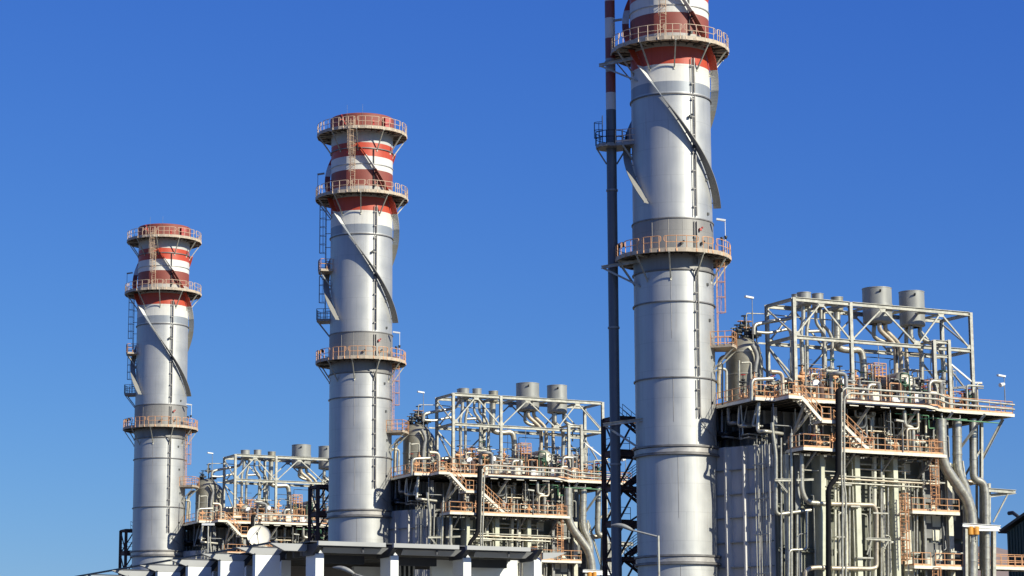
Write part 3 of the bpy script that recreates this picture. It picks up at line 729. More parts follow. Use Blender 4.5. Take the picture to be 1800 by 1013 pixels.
for x in (11.3, 13.2, 17.2, 19.6, 21.2, 23.2, 25.4):
    q = MB(); q.ibeam((x, YN + .16, zt - .2), (x, YB - .16, zt - .2), .16, .2); T.part('beam', q, 'galv')
for y in (YN, YB):
    for a, b in (((9.1, zm + .2), (11.7, zt - .4)), ((11.9, zt - .4), (14.75, zm + .2)), ((15.05, zm + .2), (18.2, zt - .4)), ((18.4, zt - .4), (21.9, zm + .2)), ((22.1, zm + .2), (24.6, zt - .4)), ((24.8, zt - .4), (27.8, zm + .2))):
        q = MB(); q.bar((a[0], y, a[1]), (b[0], y, b[1]), .13); T.part('brace', q, 'galv')
for x in (8.95, 28.0):
    q = MB(); q.bar((x, YN, zm + .2), (x, YB, zt - .4), .13); T.part('brace', q, 'galv')
    q = MB(); q.bar((x, YN, zb + 1.6), (x, YB, zm - .3), .13); T.part('brace', q, 'galv')
for xa_, xb_, s_ in ((9.1, 11.8, 1), (14.9, 12.2, -1), (25.4, 27.9, 1)):
    q = MB(); q.bar((xa_ if s_ < 0 else xa_, YB, zm - .4), (xb_, YB, zm - 3.0), .14); T.part('brace', q, 'galv')
q = MB(); a = P(1342, 596, y=YB); q.bar((8.95, YB, zm), (8.95 - 1.0, YB, zm + .0), .14); q.bar((6.0, YB, zm - .3), (8.9, YB, zm - 2.6), .13); T.part('brace', q, 'galv')
a = P(1672, 641, y=YN); b = P(1710, 673, y=YN); q = MB(); q.bar(a, b, .14); q.bar(b, b + Vector((1.0, 0, .05)), .14); T.part('brace', q, 'white')
q = MB(); q.bar((28, YN, 31.7), (22, YN + 2.5, 30.9), .2); q.bar((28, YN, 31.4), (26, YN + .5, 29), .16); T.part('brace', q, 'galvdk')
for y in (YN, YB):
    for x, z in ((11.8, zt - .42), (18.3, zt - .42), (24.7, zt - .42), (9.2, zm + .3), (14.9, zm + .3), (21.95, zm + .3), (27.8, zm + .3)):
        q = MB(); q.prism([(x - .38, y - .09, z + .16), (x + .38, y - .09, z + .16), (x + .2, y - .09, z - .22), (x - .2, y - .09, z - .22)], (0, .03, 0)) if z > 37 else q.prism([(x - .38, y - .09, z - .16), (x + .38, y - .09, z - .16), (x + .2, y - .09, z + .22), (x - .2, y - .09, z + .22)], (0, .03, 0))
        T.part('gusset', q, 'galv')
for x, wd_ in ((10.9, 1.4), (13.0, 1.4), (15.6, 1.5), (19.7, 2.2), (23.3, 2.2)):
    q = MB(); q.box((x - wd_ / 2, YN + .2, zt - .42), (x + wd_ / 2, YN + .5, zt - .34)); T.part('bearing_plate', q, 'galv')
# slender portal in front on the right
T = Thing('portal_frame', 'slender galvanised portal frame at the front right of the {u} boiler top', 'steel frame', unit=True)
yP = -6.6
for px in (1643, 1669):
    x = P(px, 650, y=yP).x; q = MB(); q.ibeam((x, yP, ZD + .02), (x, yP, P(px, 598, y=yP).z), .30, .30, .05); T.part('post', q, 'galv')
xa_, xb_ = P(1643, 650, y=yP).x, P(1669, 650, y=yP).x; z = P(1650, 601, y=yP).z
q = MB(); q.ibeam((xa_, yP, z), (xb_, yP, z), .24, .28); q.ibeam((xa_, yP, z), (xa_ - .1, YN + 1.5, z), .2, .2); q.ibeam((xb_, yP, z), (xb_, YN + 1.5, z), .2, .2); q.ibeam((xa_, yP, z - 1.3), (xb_, yP, z - 1.3), .2, .24); T.part('beam', q, 'galv')

# ================================================================== SILENCERS
def silencer(label, px, ytop, ybot, wpx, y, matn='sil', ports=True, kind='silencer'):
    a = P(px, ytop, y=y); b = P(px, ybot, y=y); r = wpx / 2 / 20.4; c = (a.x, a.y, 0); zt_, zb_ = a.z - .12, b.z
    T = Thing(kind, label, 'silencer', loc=(a.x, a.y, zb_), unit=True)
    q = MB(); drum(q, [(r * .55, zb_ - .12), (r * .97, zb_), (r, zb_ + .08), (r, zt_), (r - .05, zt_), (r - .05, zt_ - .7), (0, zt_ - .7)], c=c, n=36); T.part('shell', q, matn)
    q = MB(); drum(q, [(r, zt_ - .03), (r + .03, zt_ - .03), (r + .03, zt_ + .02), (r - .06, zt_ + .02)], c=c, n=36); T.part('rim', q, 'galv')
    if ports:
        q = MB(); p = azp(8, r, 0); p = Vector((a.x + p.x * 1.0, a.y + p.y * 1.0, zt_ - .45)); q.bar(p, p + Vector((-.1, -.2, .12)), .16, .14); T.part('lifting_lug', q, 'dark')
        q = MB(); drum(q, [(r, (zt_ + zb_) / 2 - .12), (r + .05, (zt_ + zb_) / 2 - .12), (r + .05, (zt_ + zb_) / 2 + .12), (r, (zt_ + zb_) / 2 + .12)], c=c, n=36); T.part('support_ring', q, matn)
    return T
silencer('small silencer drum above the left end of the gantry, {u} boiler', 1413, 513, 538, 25, -4.2, ports=False)
silencer('small silencer drum second from the left on the gantry of the {u} boiler', 1437, 515, 541, 21, -3.0, ports=False)
silencer('small buff silencer drum third from the left on the gantry of the {u} boiler', 1471, 521, 547, 22, -2.9, 'silwarm', ports=False)
silencer('small silencer drum half hidden behind the leftmost one, {u} boiler', 1399, 516, 540, 16, -1.8, ports=False)
silencer('larger of the two big grey silencer drums on the {u} boiler', 1541, 506, 568, 54, -2.7)
silencer('smaller right one of the two big grey silencer drums on the {u} boiler', 1602, 512, 574, 47, -2.7)

# ================================================================== TANK + DRUMS
a = P(1306, 600, y=-.6)
T = Thing('deaerator_tank', 'domed beige vertical tank between the chimney and the gantry of the {u} boiler', 'tank', loc=(a.x, -.6, ZD), unit=True)
r = 1.55; zt_ = a.z + .35; prof = [(0, zt_)] + [(r * math.sin(math.radians(k)), zt_ - 1.35 + 1.35 * math.cos(math.radians(k))) for k in range(10, 91, 10)]
q = MB(); q.lathe(prof, c=(a.x, -.6, 0), n=36); q.lathe([(r, zt_ - 1.35), (r, ZD)], c=(a.x, -.6, 0), n=36); T.part('shell', q, 'silwarm')
for z in (zt_ - 1.45, zt_ - 3.4): q = MB(); drum(q, [(r, z - .05), (r + .05, z - .05), (r + .05, z + .05), (r, z + .05)], c=(a.x, -.6, 0), n=32); T.part('band', q, 'galv')
T2 = Thing('round_tank', 'second domed tank just behind and right of the tall beige tank, {u} boiler', 'tank', loc=(a.x + 1.3, 1.6, ZD), unit=True)
q = MB(); q.lathe([(rr, z - .4) for rr, z in prof], c=(a.x + 1.5, 1.4, 0), n=32); q.lathe([(r, zt_ - 1.75), (r, ZD)], c=(a.x + 1.5, 1.4, 0), n=32); T2.part('shell', q, 'silwarm')
for px, py, rad, lab in ((1424, 676, .75, 'leftmost'), (1474, 672, .55, 'middle'), (1588, 672, .95, 'rightmost')):
    a = P(px, py, y=-5.0)
    T = Thing('steam_drum', f'horizontal buff steam drum, {lab} of the three on the {{u}} boiler', 'drum', loc=(a.x, -5, a.z - rad), unit=True)
    q = MB(); prof = [(0, -5.0 - rad * .5)] + [(rad * math.sin(math.radians(k)), -5.0 - rad * .5 * math.cos(math.radians(k))) for k in range(15, 91, 15)] + [(rad, 3.5)]
    q.lathe(prof, c=(a.x, 0, a.z), n=32, axis='y'); T.part('shell', q, 'silwarm')
    q = MB(); drum(q, [(0, -5.75 - rad * .2), (rad * .5, -5.73 - rad * .2), (rad * .5, -5.2)], c=(a.x + .1, 0, a.z - .05), n=20, axis='y'); T.part('manhole', q, 'white' if rad < .9 else 'fascia')
    for y in (-4.2, -1.0): q = MB(); q.box((a.x - .12, y, ZD + .02), (a.x + .12, y + .3, a.z - rad + .05)); T.part('saddle', q, 'galvdk')

# ================================================================== PIPES
def pipe(desc, y, pts, wpx, matn='pipe', n=12, bend=None, rings=1.6, name='pipe', cat='pipe', pts3=None):
    grp = {'riser_pipe': 'riser pipes on the front of the {u} boiler', 'cross_pipe': 'cross pipes on the front of the {u} boiler', 'rod_pipe': 'rod pipes at the end wall of the {u} boiler'}.get(name)
    v = pts3 or [P(p[0], p[1], y=(p[2] if len(p) > 2 else y)) for p in pts]
    q = MB(); q.pipe(v, wpx / 2 / 20.4, n, bend, rings)
    return single(name, q, matn, desc, cat, group=grp, unit=True)
V = 'vent_pipe'
pipe('left of the twin vent pipes hanging from the leftmost small silencer, {u} boiler', -4.4, [(1412, 538), (1412, 566), (1408, 580), (1411, 655), (1411, 700)], 7.5, name=V)
pipe('right of the twin vent pipes hanging from the leftmost small silencer, {u} boiler', -4.0, [(1422, 538), (1422, 562), (1418, 578), (1419, 655), (1419, 700)], 6.5, name=V)
pipe('left vent pipe bending down from the second small silencer, {u} boiler', -3.6, [(1434, 545), (1434, 568), (1446, 583), (1451, 597), (1451, 705)], 6, name=V)
pipe('right vent pipe bending down from the second small silencer, {u} boiler', -3.0, [(1443, 545), (1443, 568), (1457, 582), (1463, 597), (1463, 705)], 6, name=V)
pipe('short horizontal pipe joining the bent vent pipes under the gantry, {u} boiler', -3.9, [(1420, 583), (1444, 582), (1449, 590), (1449, 700)], 6, name=V)
pipe('thick straight duct below the third small silencer, {u} boiler', -2.9, [(1471, 545), (1471, 612), (1490, 616), (1514, 614), (1518, 640), (1518, 705)], 13, name='vent_duct')
pipe('steel hanger pipe beside the third silencer duct, {u} boiler', -2.2, [(1463, 550), (1463, 660), (1463, 700)], 3, name=V)
pipe('upper pipe leading from the valves on the tank into the gantry, {u} boiler', -2.4, [(1325, 588), (1325, 571), (1345, 567), (1393, 559), (1399, 541)], 7, name=V)
pipe('lower pipe leading from the valves on the tank to the gantry, {u} boiler', -3.4, [(1330, 584), (1350, 586), (1388, 578), (1391, 592), (1391, 700)], 5.5, name=V)
pipe('thin white pipe arching over the tank top, {u} boiler', -1.8, [(1312, 578), (1312, 551), (1345, 552), (1400, 558), (1464, 563)], 2.2, 'galv', 6, name=V)
pipe('left twin pipe curving down from the larger big silencer, {u} boiler', -3.4, [(1546, 568), (1546, 580), (1574, 606), (1575, 640), (1575, 670)], 9, 'pipewarm', name=V)
pipe('right twin pipe curving down from the larger big silencer, {u} boiler', -2.8, [(1556, 568), (1556, 580), (1582, 606), (1584, 640), (1584, 670)], 8.5, 'pipewarm', name=V)
pipe('short looped pipe behind the twin pipes of the larger big silencer, {u} boiler', -2.2, [(1537, 570), (1535, 592), (1548, 600), (1562, 602)], 8, name=V)
pipe('left pipe dropping from the right big silencer, {u} boiler', -3.2, [(1601, 574), (1601, 596), (1614, 606), (1620, 620), (1620, 690)], 9, name=V)
pipe('right pipe dropping from the right big silencer, {u} boiler', -2.4, [(1617, 574), (1617, 592), (1630, 602), (1652, 606), (1659, 640), (1659, 690)], 8.5, name=V)
pipe('vertical pipe behind the right big silencer pipes, {u} boiler', -1.6, [(1593, 574), (1593, 620), (1596, 690)], 8, 'pipewarm', name=V)
pipe('bright bent pipe rising beside the domed tank, {u} boiler', -8.2, [(1321, 704), (1321, 667), (1358, 666)], 6.5, name='pipe')
pipe('stubby curved pipe between the chimney and the domed tank, {u} boiler', -1.2, [(1279, 626), (1266, 630), (1264, 650), (1264, 700)], 8, 'pipewarm')
pipe('left upright gauge pipe in front of the domed tank, {u} boiler', -3.0, [(1299, 708), (1299, 634)], 4.5, name='gauge_pipe')
pipe('right gauge pipe with a crossover in front of the domed tank, {u} boiler', -3.2, [(1320, 708), (1320, 637), (1303, 638)], 3.5, 'galv', name='gauge_pipe')
pipe('sloping flat duct between the twin tanks, {u} boiler', -2.6, [(1322, 606), (1332, 625), (1327, 650), (1327, 690)], 8, 'galvdk', name='vent_duct')
pipe('short pale cross pipe left of the domed tank, {u} boiler', -3.0, [(1262, 648), (1277, 649), (1277, 705)], 5, 'galv', name='pipe')
pipe('slim dark downpipe between the chimney and the domed tank, {u} boiler', -4.0, [(1270, 640), (1270, 712)], 3, 'dark', name='pipe')
# big pipes on the right
pipe('thick silver pipe bending sideways in front of the right end, {u} boiler', -9.6, [(1654, 737), (1656, 815), (1702, 880), (1709, 915), (1709, 1060)], 19, 'pipe', 20, bend=1.2, rings=2.2, name='thick_pipe')
pipe('thick silver pipe second from the right at the right end, {u} boiler', -8.6, [(1682, 737), (1683, 830), (1700, 862), (1700, 1060)], 17, 'pipe', 18, bend=1.2, rings=2.2, name='thick_pipe')
pipe('thick silver pipe with a crank at the far right end, {u} boiler', -7.6, [(1710, 737), (1711, 843), (1728, 847), (1733, 868), (1734, 1060)], 13.5, 'pipe', 18, bend=.6, rings=2.2, name='thick_pipe')
pipe('warm grey elbow pipe joining the far right thick pipe, {u} boiler', -6.6, [(1690, 850), (1722, 846), (1729, 860), (1729, 1060)], 11, 'pipewarm', 14, name='thick_pipe')
# black pipe with its pale companions
pipe('thick black insulated pipe dropping down the front of the {u} boiler', -11.15, [(1479, 686), (1473, 687), (1473, 838), (1456, 856), (1456, 1060)], 9, 'black', 14, rings=0, name='black_pipe')
pipe('upper pale pipe running along the deck railing of the {u} boiler', -11.2, [(1481, 1060), (1481, 858), (1479, 838), (1479, 689), (1486, 682), (1560, 687), (1650, 693), (1666, 700), (1783, 712)], 3.6, 'galv', 8, bend=.3, name='small_pipe')
pipe('lower pale pipe running along the deck railing of the {u} boiler', -11.25, [(1487, 1060), (1487, 870), (1484, 852), (1484, 700), (1492, 691), (1560, 696), (1650, 702), (1668, 710), (1783, 720)], 3.6, 'galv', 8, bend=.3, name='small_pipe')
pipe('thin green pipe slung under the right end of the deck, {u} boiler', -9.4, [(1573, 727), (1632, 731), (1633, 753), (1646, 753), (1647, 736), (1756, 744)], 2, 'green', 6, bend=.05, rings=0, name='green_pipe')
pipe('second thin green pipe under the deck, {u} boiler', -8.9, [(1600, 738), (1640, 735), (1700, 738)], 2, 'green', 6, bend=.05, rings=0, name='green_pipe')
# front pipes left side
pipe('long black pipe along the end wall turning down, {u} boiler', -8.4, None, 11, 'black', 14, rings=0, name='black_pipe', pts3=[Vector((4.2, 2.5, 26.3)), Vector((4.2, -8.3, 26.55)), Vector((4.6, -8.3, 26.5))])
pipe('bright vertical pipe at the front left corner, {u} boiler', -8.75, [(1357, 743), (1358, 758), (1364, 800), (1364, 905), (1425, 897)], 6.5, name='pipe')
pipe('vertical pipe left of the cream corner column, {u} boiler', -8.9, [(1373, 770), (1374, 1060)], 3.2)
pipe('vertical pipe right of the cream corner column, {u} boiler', -8.9, [(1391, 762), (1391, 1060)], 5.5)
pipe('slim vertical pipe near the corner column, {u} boiler', -8.7, [(1401, 905), (1401, 1060)], 4.8)
pipe('fat vertical pipe with elbow to the black pipe, {u} boiler', -9.1, [(1409, 797), (1409, 862), (1418, 883), (1450, 886)], 9)
pipe('pipe looping below the elbow near the cream column, {u} boiler', -9.0, [(1418, 898), (1418, 966), (1387, 967), (1386, 1060)], 4.8)
pipe('buff pipe running right then turning down at mid front, {u} boiler', -9.2, [(1460, 886), (1536, 888), (1541, 900), (1541, 998), (1530, 1000), (1461, 999)], 7.5, 'pipewarm')
pipe('buff curved pipe at the bottom left of the black pipe, {u} boiler', -9.3, [(1414, 1060), (1416, 1002), (1430, 998), (1452, 998)], 8, 'pipewarm')
for i, (px, w_, y0) in enumerate(((1468, 4.5, 850), (1493, 4.2, 850), (1529, 3.4, 852), (1537, 7.5, 800), (1549, 4.6, 800), (1561, 3.4, 850), (1585, 3.2, 730), (1593, 3.6, 725), (1601, 3.2, 730), (1612, 4.2, 735), (1560, 9, 730), (1533, 10, 725), (1627, 4.5, 730), (1607, 2.6, 850), (1612, 3.4, 860))):
    deep = (-8.75 if y0 > 780 else -7.0) - (i % 3) * .14
    pipe('vertical pipe of the close bank on the front of the {u} boiler', deep, [(px, y0), (px + .3, 1060) if y0 > 780 else (px + .3, 800)], w_, 'pipe' if i % 3 else 'cream_col', 10, name='riser_pipe')
for i, (xa_, xb_, y0, w_, yy) in enumerate(((1459, 1652, 836, 2.6, -9.15), (1461, 1650, 841, 3.6, -9.35), (1462, 1625, 848, 3.2, -9.25), (1570, 1655, 846, 3.2, -9.0), (1500, 1600, 824, 3, -8.9), (1493, 1588, 815, 4, -8.6), (1405, 1470, 826, 2, -9.0), (1515, 1560, 757, 3, -7.9), (1488, 1590, 748, 3.5, -7.6), (1560, 1640, 764, 3, -7.7), (1425, 1465, 777, 3, -8.3))):
    sl = (xb_ - xa_) * .055
    pipe('horizontal pipe of the stack crossing the front of the {u} boiler', yy, [(xa_, y0), (xb_, y0 + sl)], w_, ('galv', 'pipewarm', 'pipe')[i % 3], 8, name='cross_pipe')
for i in range(6):
    pipe('thin vertical rod pipe beside the end wall of the {u} boiler', 0, None, 1.7, 'galv', 5, rings=0, name='rod_pipe', pts3=[Vector((4.15 - i * .05, -8.0 + i * .32, 6)), Vector((4.15 - i * .05, -8.0 + i * .32, 25.9 - (i % 2) * .5))])
T = Thing('clamp_rail', 'clamp rails holding the thin rod pipes at the end wall of the {u} boiler', 'clamp rail', unit=True)
for z in (23.4, 20.5, 17.5, 14.2): q = MB(); q.bar((4.08, -8.15, z), (3.8, -6.2, z), .1, .1); T.part('clamp', q, 'galv')

# brackets sticking out right
def bracket3(label, pts, wd, matn='galv'):
    T = Thing('support_bracket', label, 'bracket', unit=True)
    for i, (a, b, ww) in enumerate(pts):
        q = MB(); q.ibeam(P(*a[:2], y=a[2]), P(*b[:2], y=b[2]), ww * .8, ww); T.part('beam' if i == 0 else 'strut', q, matn)
    return T
bracket3('outrigger beam with diagonal tie right of the thick pipes, {u} boiler', [((1730, 861, -7.4), (1785, 865, -7.4), .34), ((1773, 866, -7.4), (1746, 918, -7.4), .12), ((1738, 872, -7.0), (1782, 866, -7.4), .3)], True)
bracket3('heavy white pipe support beam across the thick pipes of the {u} boiler', [((1692, 923, -10.2), (1758, 927, -10.2), .32), ((1700, 930, -8.2), (1756, 931, -8.2), .32)], True, 'white')
bracket3('upright support post under the white pipe beam of the {u} boiler', [((1697, 930, -10.0), (1698, 1060, -10.0), .34), ((1746, 930, -7.2), (1746, 1060, -7.2), .4), ((1738, 850, -7.0), (1738, 925, -7.0), .3)], True)
bracket3('crossed diagonal braces between the thick pipes, {u} boiler', [((1688, 812, -7.0), (1722, 925, -7.0), .2), ((1724, 790, -7.0), (1688, 850, -7.0), .16), ((1725, 742, -7.0), (1725, 1000, -7.0), .3), ((1717, 742, -6.6), (1717, 1000, -6.6), .2)], True)
bracket3('pipe support with knee brace by the fat elbow pipe, {u} boiler', [((1362, 844, -9.2), (1390, 844, -9.2), .22), ((1368, 846, -9.2), (1384, 866, -9.2), .14), ((1400, 844, -9.2), (1430, 843, -9.2), .18)], True)
bracket3('pipe support with two knee braces below the riser bank, {u} boiler', [((1522, 947, -9.5), (1566, 949, -9.5), .22), ((1532, 950, -9.5), (1524, 975, -9.5), .1), ((1562, 950, -9.5), (1552, 968, -9.5), .1)], True)
T = Thing('spring_hanger', 'orange yellow spring hanger beneath the white pipe beam of the {u} boiler', 'pipe hanger', unit=True)
for px in (1705, 1715):
    a = P(px, 933, y=-10.1); q = MB(); drum(q, [(0, a.z + .35), (.3, a.z + .35), (.3, a.z - .35), (0, a.z - .35)], c=(a.x, a.y, 0), n=14); T.part('can', q, 'yellow')
    q = MB(); q.tube([a, a - Vector((0, 0, 1.0))], .05, 6); T.part('rod', q, 'galv')

# lamp posts on the deck
def lamp(label, px, ytop, y, base, dr=1, camera_=False, matn='white'):
    a = P(px, ytop, y=y); T = Thing('lamp_post', label, 'lamp post', loc=(a.x, a.y, base), unit=True)
    q = MB(); q.tube([(a.x, a.y, base), (a.x, a.y, a.z - 1.2)], .05, 6); q.tube([(a.x, a.y, a.z - 1.2), (a.x, a.y, a.z)], .035, 6); T.part('post', q, 'galvdk')
    q = MB(); q.bar(Vector((a.x + .08, a.y, a.z)), Vector((a.x - .72, a.y, a.z + .08)), .30, .15); T.part('lamp_head', q, matn)
    if camera_: q = MB(); z = a.z - .75; q.tube([(a.x - .55, a.y - .1, z - .08), (a.x - .05, a.y, z + .05)], [.2, .15], 10); T.part('floodlight', q, 'white')
lamp('white headed lamp post rising beside the domed tank, {u} boiler', 1322, 524, -1.9, ZD)
lamp('lamp post with a round floodlight at the right end of the deck, {u} boiler', 1765, 662, -7.9, ZD, camera_=True)
lamp('short lamp post on the middle walkway railing, {u} boiler', 1586, 741, -10.9, ZL, matn='galv')

# ------------------------------------------------ valves and fittings among the pipes
rv = random.Random(3)
def valve(x, y, z, s=1.0, base=None, mt='dark'):
    T = Thing('valve', 'small valve with round handwheel among the pipework of the {u} boiler', 'valve', group='handwheel valves on the {u} boiler', loc=(x, y, z), unit=True)
    q = MB(); drum(q, [(0, z), (.17 * s, z), (.17 * s, z + .08 * s), (.09 * s, z + .1 * s), (.12 * s, z + .35 * s), (.2 * s, z + .38 * s), (.2 * s, z + .5 * s), (.06 * s, z + .55 * s), (.05 * s, z + .95 * s), (0, z + .95 * s)], c=(x, y, 0), n=10)
    q.tube([(x - .4 * s, y, z + .22 * s), (x + .4 * s, y, z + .22 * s)], .11 * s, 8); q.tube([(x, y, (base if base else z - .6)), (x, y, z + .1)], .06 * s, 6); T.part('body', q, mt)
    q = MB(); q.tube([(x + .24 * s * math.cos(t), y + .24 * s * math.sin(t), z + .92 * s) for t in [math.pi * k / 5 for k in range(10)]], .03 * s, 4, closed=True); q.bar((x - .23 * s, y, z + .92 * s), (x + .23 * s, y, z + .92 * s), .03); T.part('handwheel', q, rv.choice(['dark', 'dark', 'dark', 'galv', 'galv', 'redpaint', 'greendk', 'orange']))
for px, py, y in ((1296, 592, -.8), (1302, 586, -.4), (1309, 578, -.6), (1316, 588, -.9), (1290, 598, -.5), (1312, 596, -1.2), (1322, 598, -1.0), (1330, 594, -1.4)):
    a = P(px, py, y=y); valve(a.x, a.y, a.z, 1.05 + .3 * rv.random(), base=34.2)
for i in range(74):
    x = 9 + 18.5 * rv.random(); y = -6.5 + 5 * rv.random()
    z = ZD + .6 + 2.3 * rv.random() ** 1.5
    valve(x, y, z, .8 + .7 * rv.random(), base=ZD, mt=rv.choice(['dark', 'galvdk', 'greendk', 'pipewarm', 'galv', 'galv', 'orange']))
for i in range(22):
    x = 4.0 + 4.0 * rv.random(); y = -7.5 + 4 * rv.random(); valve(x, y, ZD + .3 + 1.6 * rv.random(), .9, base=ZD, mt=rv.choice(['dark', 'orange', 'galv']))
for i in range(20):
    x = 6.5 + 14.0 * rv.random(); y = -10.2 + 1.6 * rv.random(); valve(x, y, ZL + .3 + .9 * rv.random(), .8, base=ZL, mt=rv.choice(['dark', 'orange', 'galv', 'cream_col']))
# dull machinery packed behind the deck rail: pumps, pots and lagged boxes
for i in range(26):
    x = 8.5 + 18.8 * rv.random(); y = -6.6 + 4.4 * rv.random(); r_ = .2 + .32 * rv.random(); h_ = .7 + 1.5 * rv.random(); T = Thing('lagged_pot', 'small upright lagged vessel packed among the deck pipework of the {u} boiler', 'vessel', group='small lagged vessels on the {u} boiler deck', unit=True)
    q = MB(); drum(q, [(0, ZD + .1), (r_, ZD + .1), (r_, ZD + h_), (r_ * .7, ZD + h_ + r_ * .45), (0, ZD + h_ + r_ * .6)], c=(x, y, 0), n=14); T.part('shell', q, rv.choice(['silwarm', 'galvdk', 'rust', 'dark', 'pipewarm', 'sil']))
    q = MB(); q.pipe([Vector((x, y, ZD + h_)), Vector((x, y, ZD + h_ + .5)), Vector((x + rv.choice((-.9, .9)), y, ZD + h_ + .55))], .06, 7, rings=0); T.part('outlet', q, 'galvdk')
for i in range(9):
    y = rv.choice((-4.8, -3.9, -2.4, -1.6)); x = 9.4 + 13 * rv.random(); z = 31.6 + 3.6 * rv.random(); L_ = 2 + 4 * rv.random()
    q = MB(); q.pipe([Vector((x, y, z - 1.6)), Vector((x, y, z)), Vector((x + L_, y, z)), Vector((x + L_, y + .8, z)), Vector((x + L_, y + .8, z - 1.2))], rv.choice((.04, .06, .09)), 7, rings=0)
    single('cross_line', q, rv.choice(['galvdk', 'pipewarm', 'pipe', 'dark']), 'thin level pipe run inside the open gantry of the {u} boiler', 'pipe', group='level pipe runs in the gantry of the {u} boiler', unit=True)
# thin conduits, cables and stand pipes inside the gantry and on the front
for i in range(26):
    x = 9.2 + 18.2 * rv.random(); y = -6.3 + 5.6 * rv.random(); r_ = rv.choice((.025, .03, .04, .06)); h_ = 2 + 5 * rv.random()
    q = MB(); v = [Vector((x, y, ZD)), Vector((x, y, ZD + h_))]
    if i % 2: v.append(Vector((x + rv.choice((-1, 1)) * (.5 + 2.5 * rv.random()), y, ZD + h_ + .05)))
    q.pipe(v, r_, 6, bend=.2, rings=0); single('conduit', q, rv.choice(['galvdk', 'dark', 'galv', 'pipe']), 'thin upright conduit inside the open gantry of the {u} boiler', 'conduit', group='conduits in the gantry of the {u} boiler', unit=True)
for i in range(20):
    x = 5.8 + 18.4 * rv.random(); y = -8.55 - .75 * rv.random(); z0_ = 7 + 11 * rv.random(); z1_ = min(24.0, z0_ + 3 + 9 * rv.random()); dx = rv.choice((-1, 1)) * (.25 + .8 * rv.random())
    q = MB(); v = [Vector((x, y, z0_ - 4)), Vector((x, y, z1_)), Vector((x + dx, y, z1_ + .05))]
    if i % 3: v.append(Vector((x + dx, y + .3, z1_ + 2 * rv.random() + .3)))
    q.pipe(v, rv.choice((.03, .04, .05, .08, .12)), 7, bend=.25, rings=0); single('thin_pipe', q, rv.choice(['galv', 'pipe', 'cream_col', 'galvdk', 'dark', 'pipewarm', 'cream_col']), 'thin bent pipe on the lower front of the {u} boiler', 'pipe', group='thin pipes on the lower front of the {u} boiler', unit=True)
for i in range(16):
    x = 6.0 + 17.5 * rv.random(); z = 9 + 14.5 * rv.random(); T = Thing('pipe_support', 'small bracket holding pipes on the lower front of the {u} boiler', 'bracket', group='pipe brackets on the front of the {u} boiler', unit=True)
    w2 = .6 + rv.random() * 1.1; q = MB(); q.bar((x, -9.35, z), (x + w2, -9.35, z), .1, .12); T.part('rail', q, 'galv')
    for xx_ in (x + .08, x + w2 - .08): q = MB(); q.bar((xx_, -9.3, z), (xx_, -8.0, z), .08, .1); T.part('arm', q, 'galv')
# things slung below the deck beside the end wall
for i in range(12):
    y = -8 + 8 * rv.random(); z = 25.6 + 2.4 * rv.random(); q = MB(); q.pipe([Vector((3.0 + rv.random(), y, ZD - .3)), Vector((3.0 + .3, y, z)), Vector((3.2, y - 1.5 * rv.random() - .4, z)), Vector((5.4, y - .6, z - .1))], rv.choice((.04, .06, .1, .16)), 7, rings=0)
    single('small_pipe', q, rv.choice(['galv', 'pipe', 'galvdk', 'dark']), 'short pipe slung below the deck edge above the end wall of the {u} boiler', 'pipe', group='pipes above the end wall of the {u} boiler', unit=True)
T = Thing('back_railing', 'railing along the far side of the top deck of the {u} boiler', 'railing', unit=True)
q = MB(); railing(q, [(9, 2.5, 29.95), (28, 2.5, 29.95)], r=.035, toe=True, step=.9); T.part('rail', q, 'galv')
q = MB(); railing(q, [(12, 1.0, 31.2), (24, 1.0, 31.2)], r=.035, toe=True, step=1.1); q.box((12, 1.0, 31.1), (24, 2.2, 31.2)); T.part('upper_rail', q, 'galv')
# small bore pipework: short angled runs standing on the deck
for i in range(44):
    x = 6 + 21.5 * rv.random(); y = -8 + 6.5 * rv.random(); h_ = .8 + 2.4 * rv.random(); dx = rv.choice((-1, 1)) * (.5 + 1.6 * rv.random()); dy = (rv.random() - .5) * 2
    r_ = rv.choice((.05, .07, .09, .14, .18)); q = MB()
    v = [Vector((x, y, ZD)), Vector((x, y, ZD + h_)), Vector((x + dx, y, ZD + h_))]
    if rv.random() < .6: v += [Vector((x + dx, y + dy, ZD + h_)), Vector((x + dx, y + dy, ZD + h_ * .3))]
    q.pipe(v, r_, 8, rings=0); single('small_pipe', q, (rv.choice(['pipe', 'pipe', 'galv', 'pipewarm', 'galvdk', 'dark', 'pipewarm']) if r_ > .08 else rv.choice(['orange', 'galv', 'dark', 'greendk'])), 'short angled small bore pipe standing on the deck of the {u} boiler', 'pipe', group='small bore pipes on the {u} boiler deck', unit=True)
for i in range(30):
    x = 6 + 17 * rv.random(); y = -9.6 + 3.5 * rv.random(); z = ZL + .1; h_ = 1 + 2.6 * rv.random(); dx = rv.choice((-1, 1)) * (.4 + 1.4 * rv.random())
    q = MB(); v = [Vector((x, y, z)), Vector((x, y, z + h_)), Vector((x + dx, y, z + h_)), Vector((x + dx, y, ZD - .5))]
    q.pipe(v, rv.choice((.05, .08, .12, .2)), 8, rings=0); single('small_pipe', q, rv.choice(['pipe', 'galv', 'pipewarm', 'galvdk', 'dark', 'pipe']), 'short angled small bore pipe between middle walkway and deck of the {u} boiler', 'pipe', group='small bore pipes over the middle walkway of the {u} boiler', unit=True)
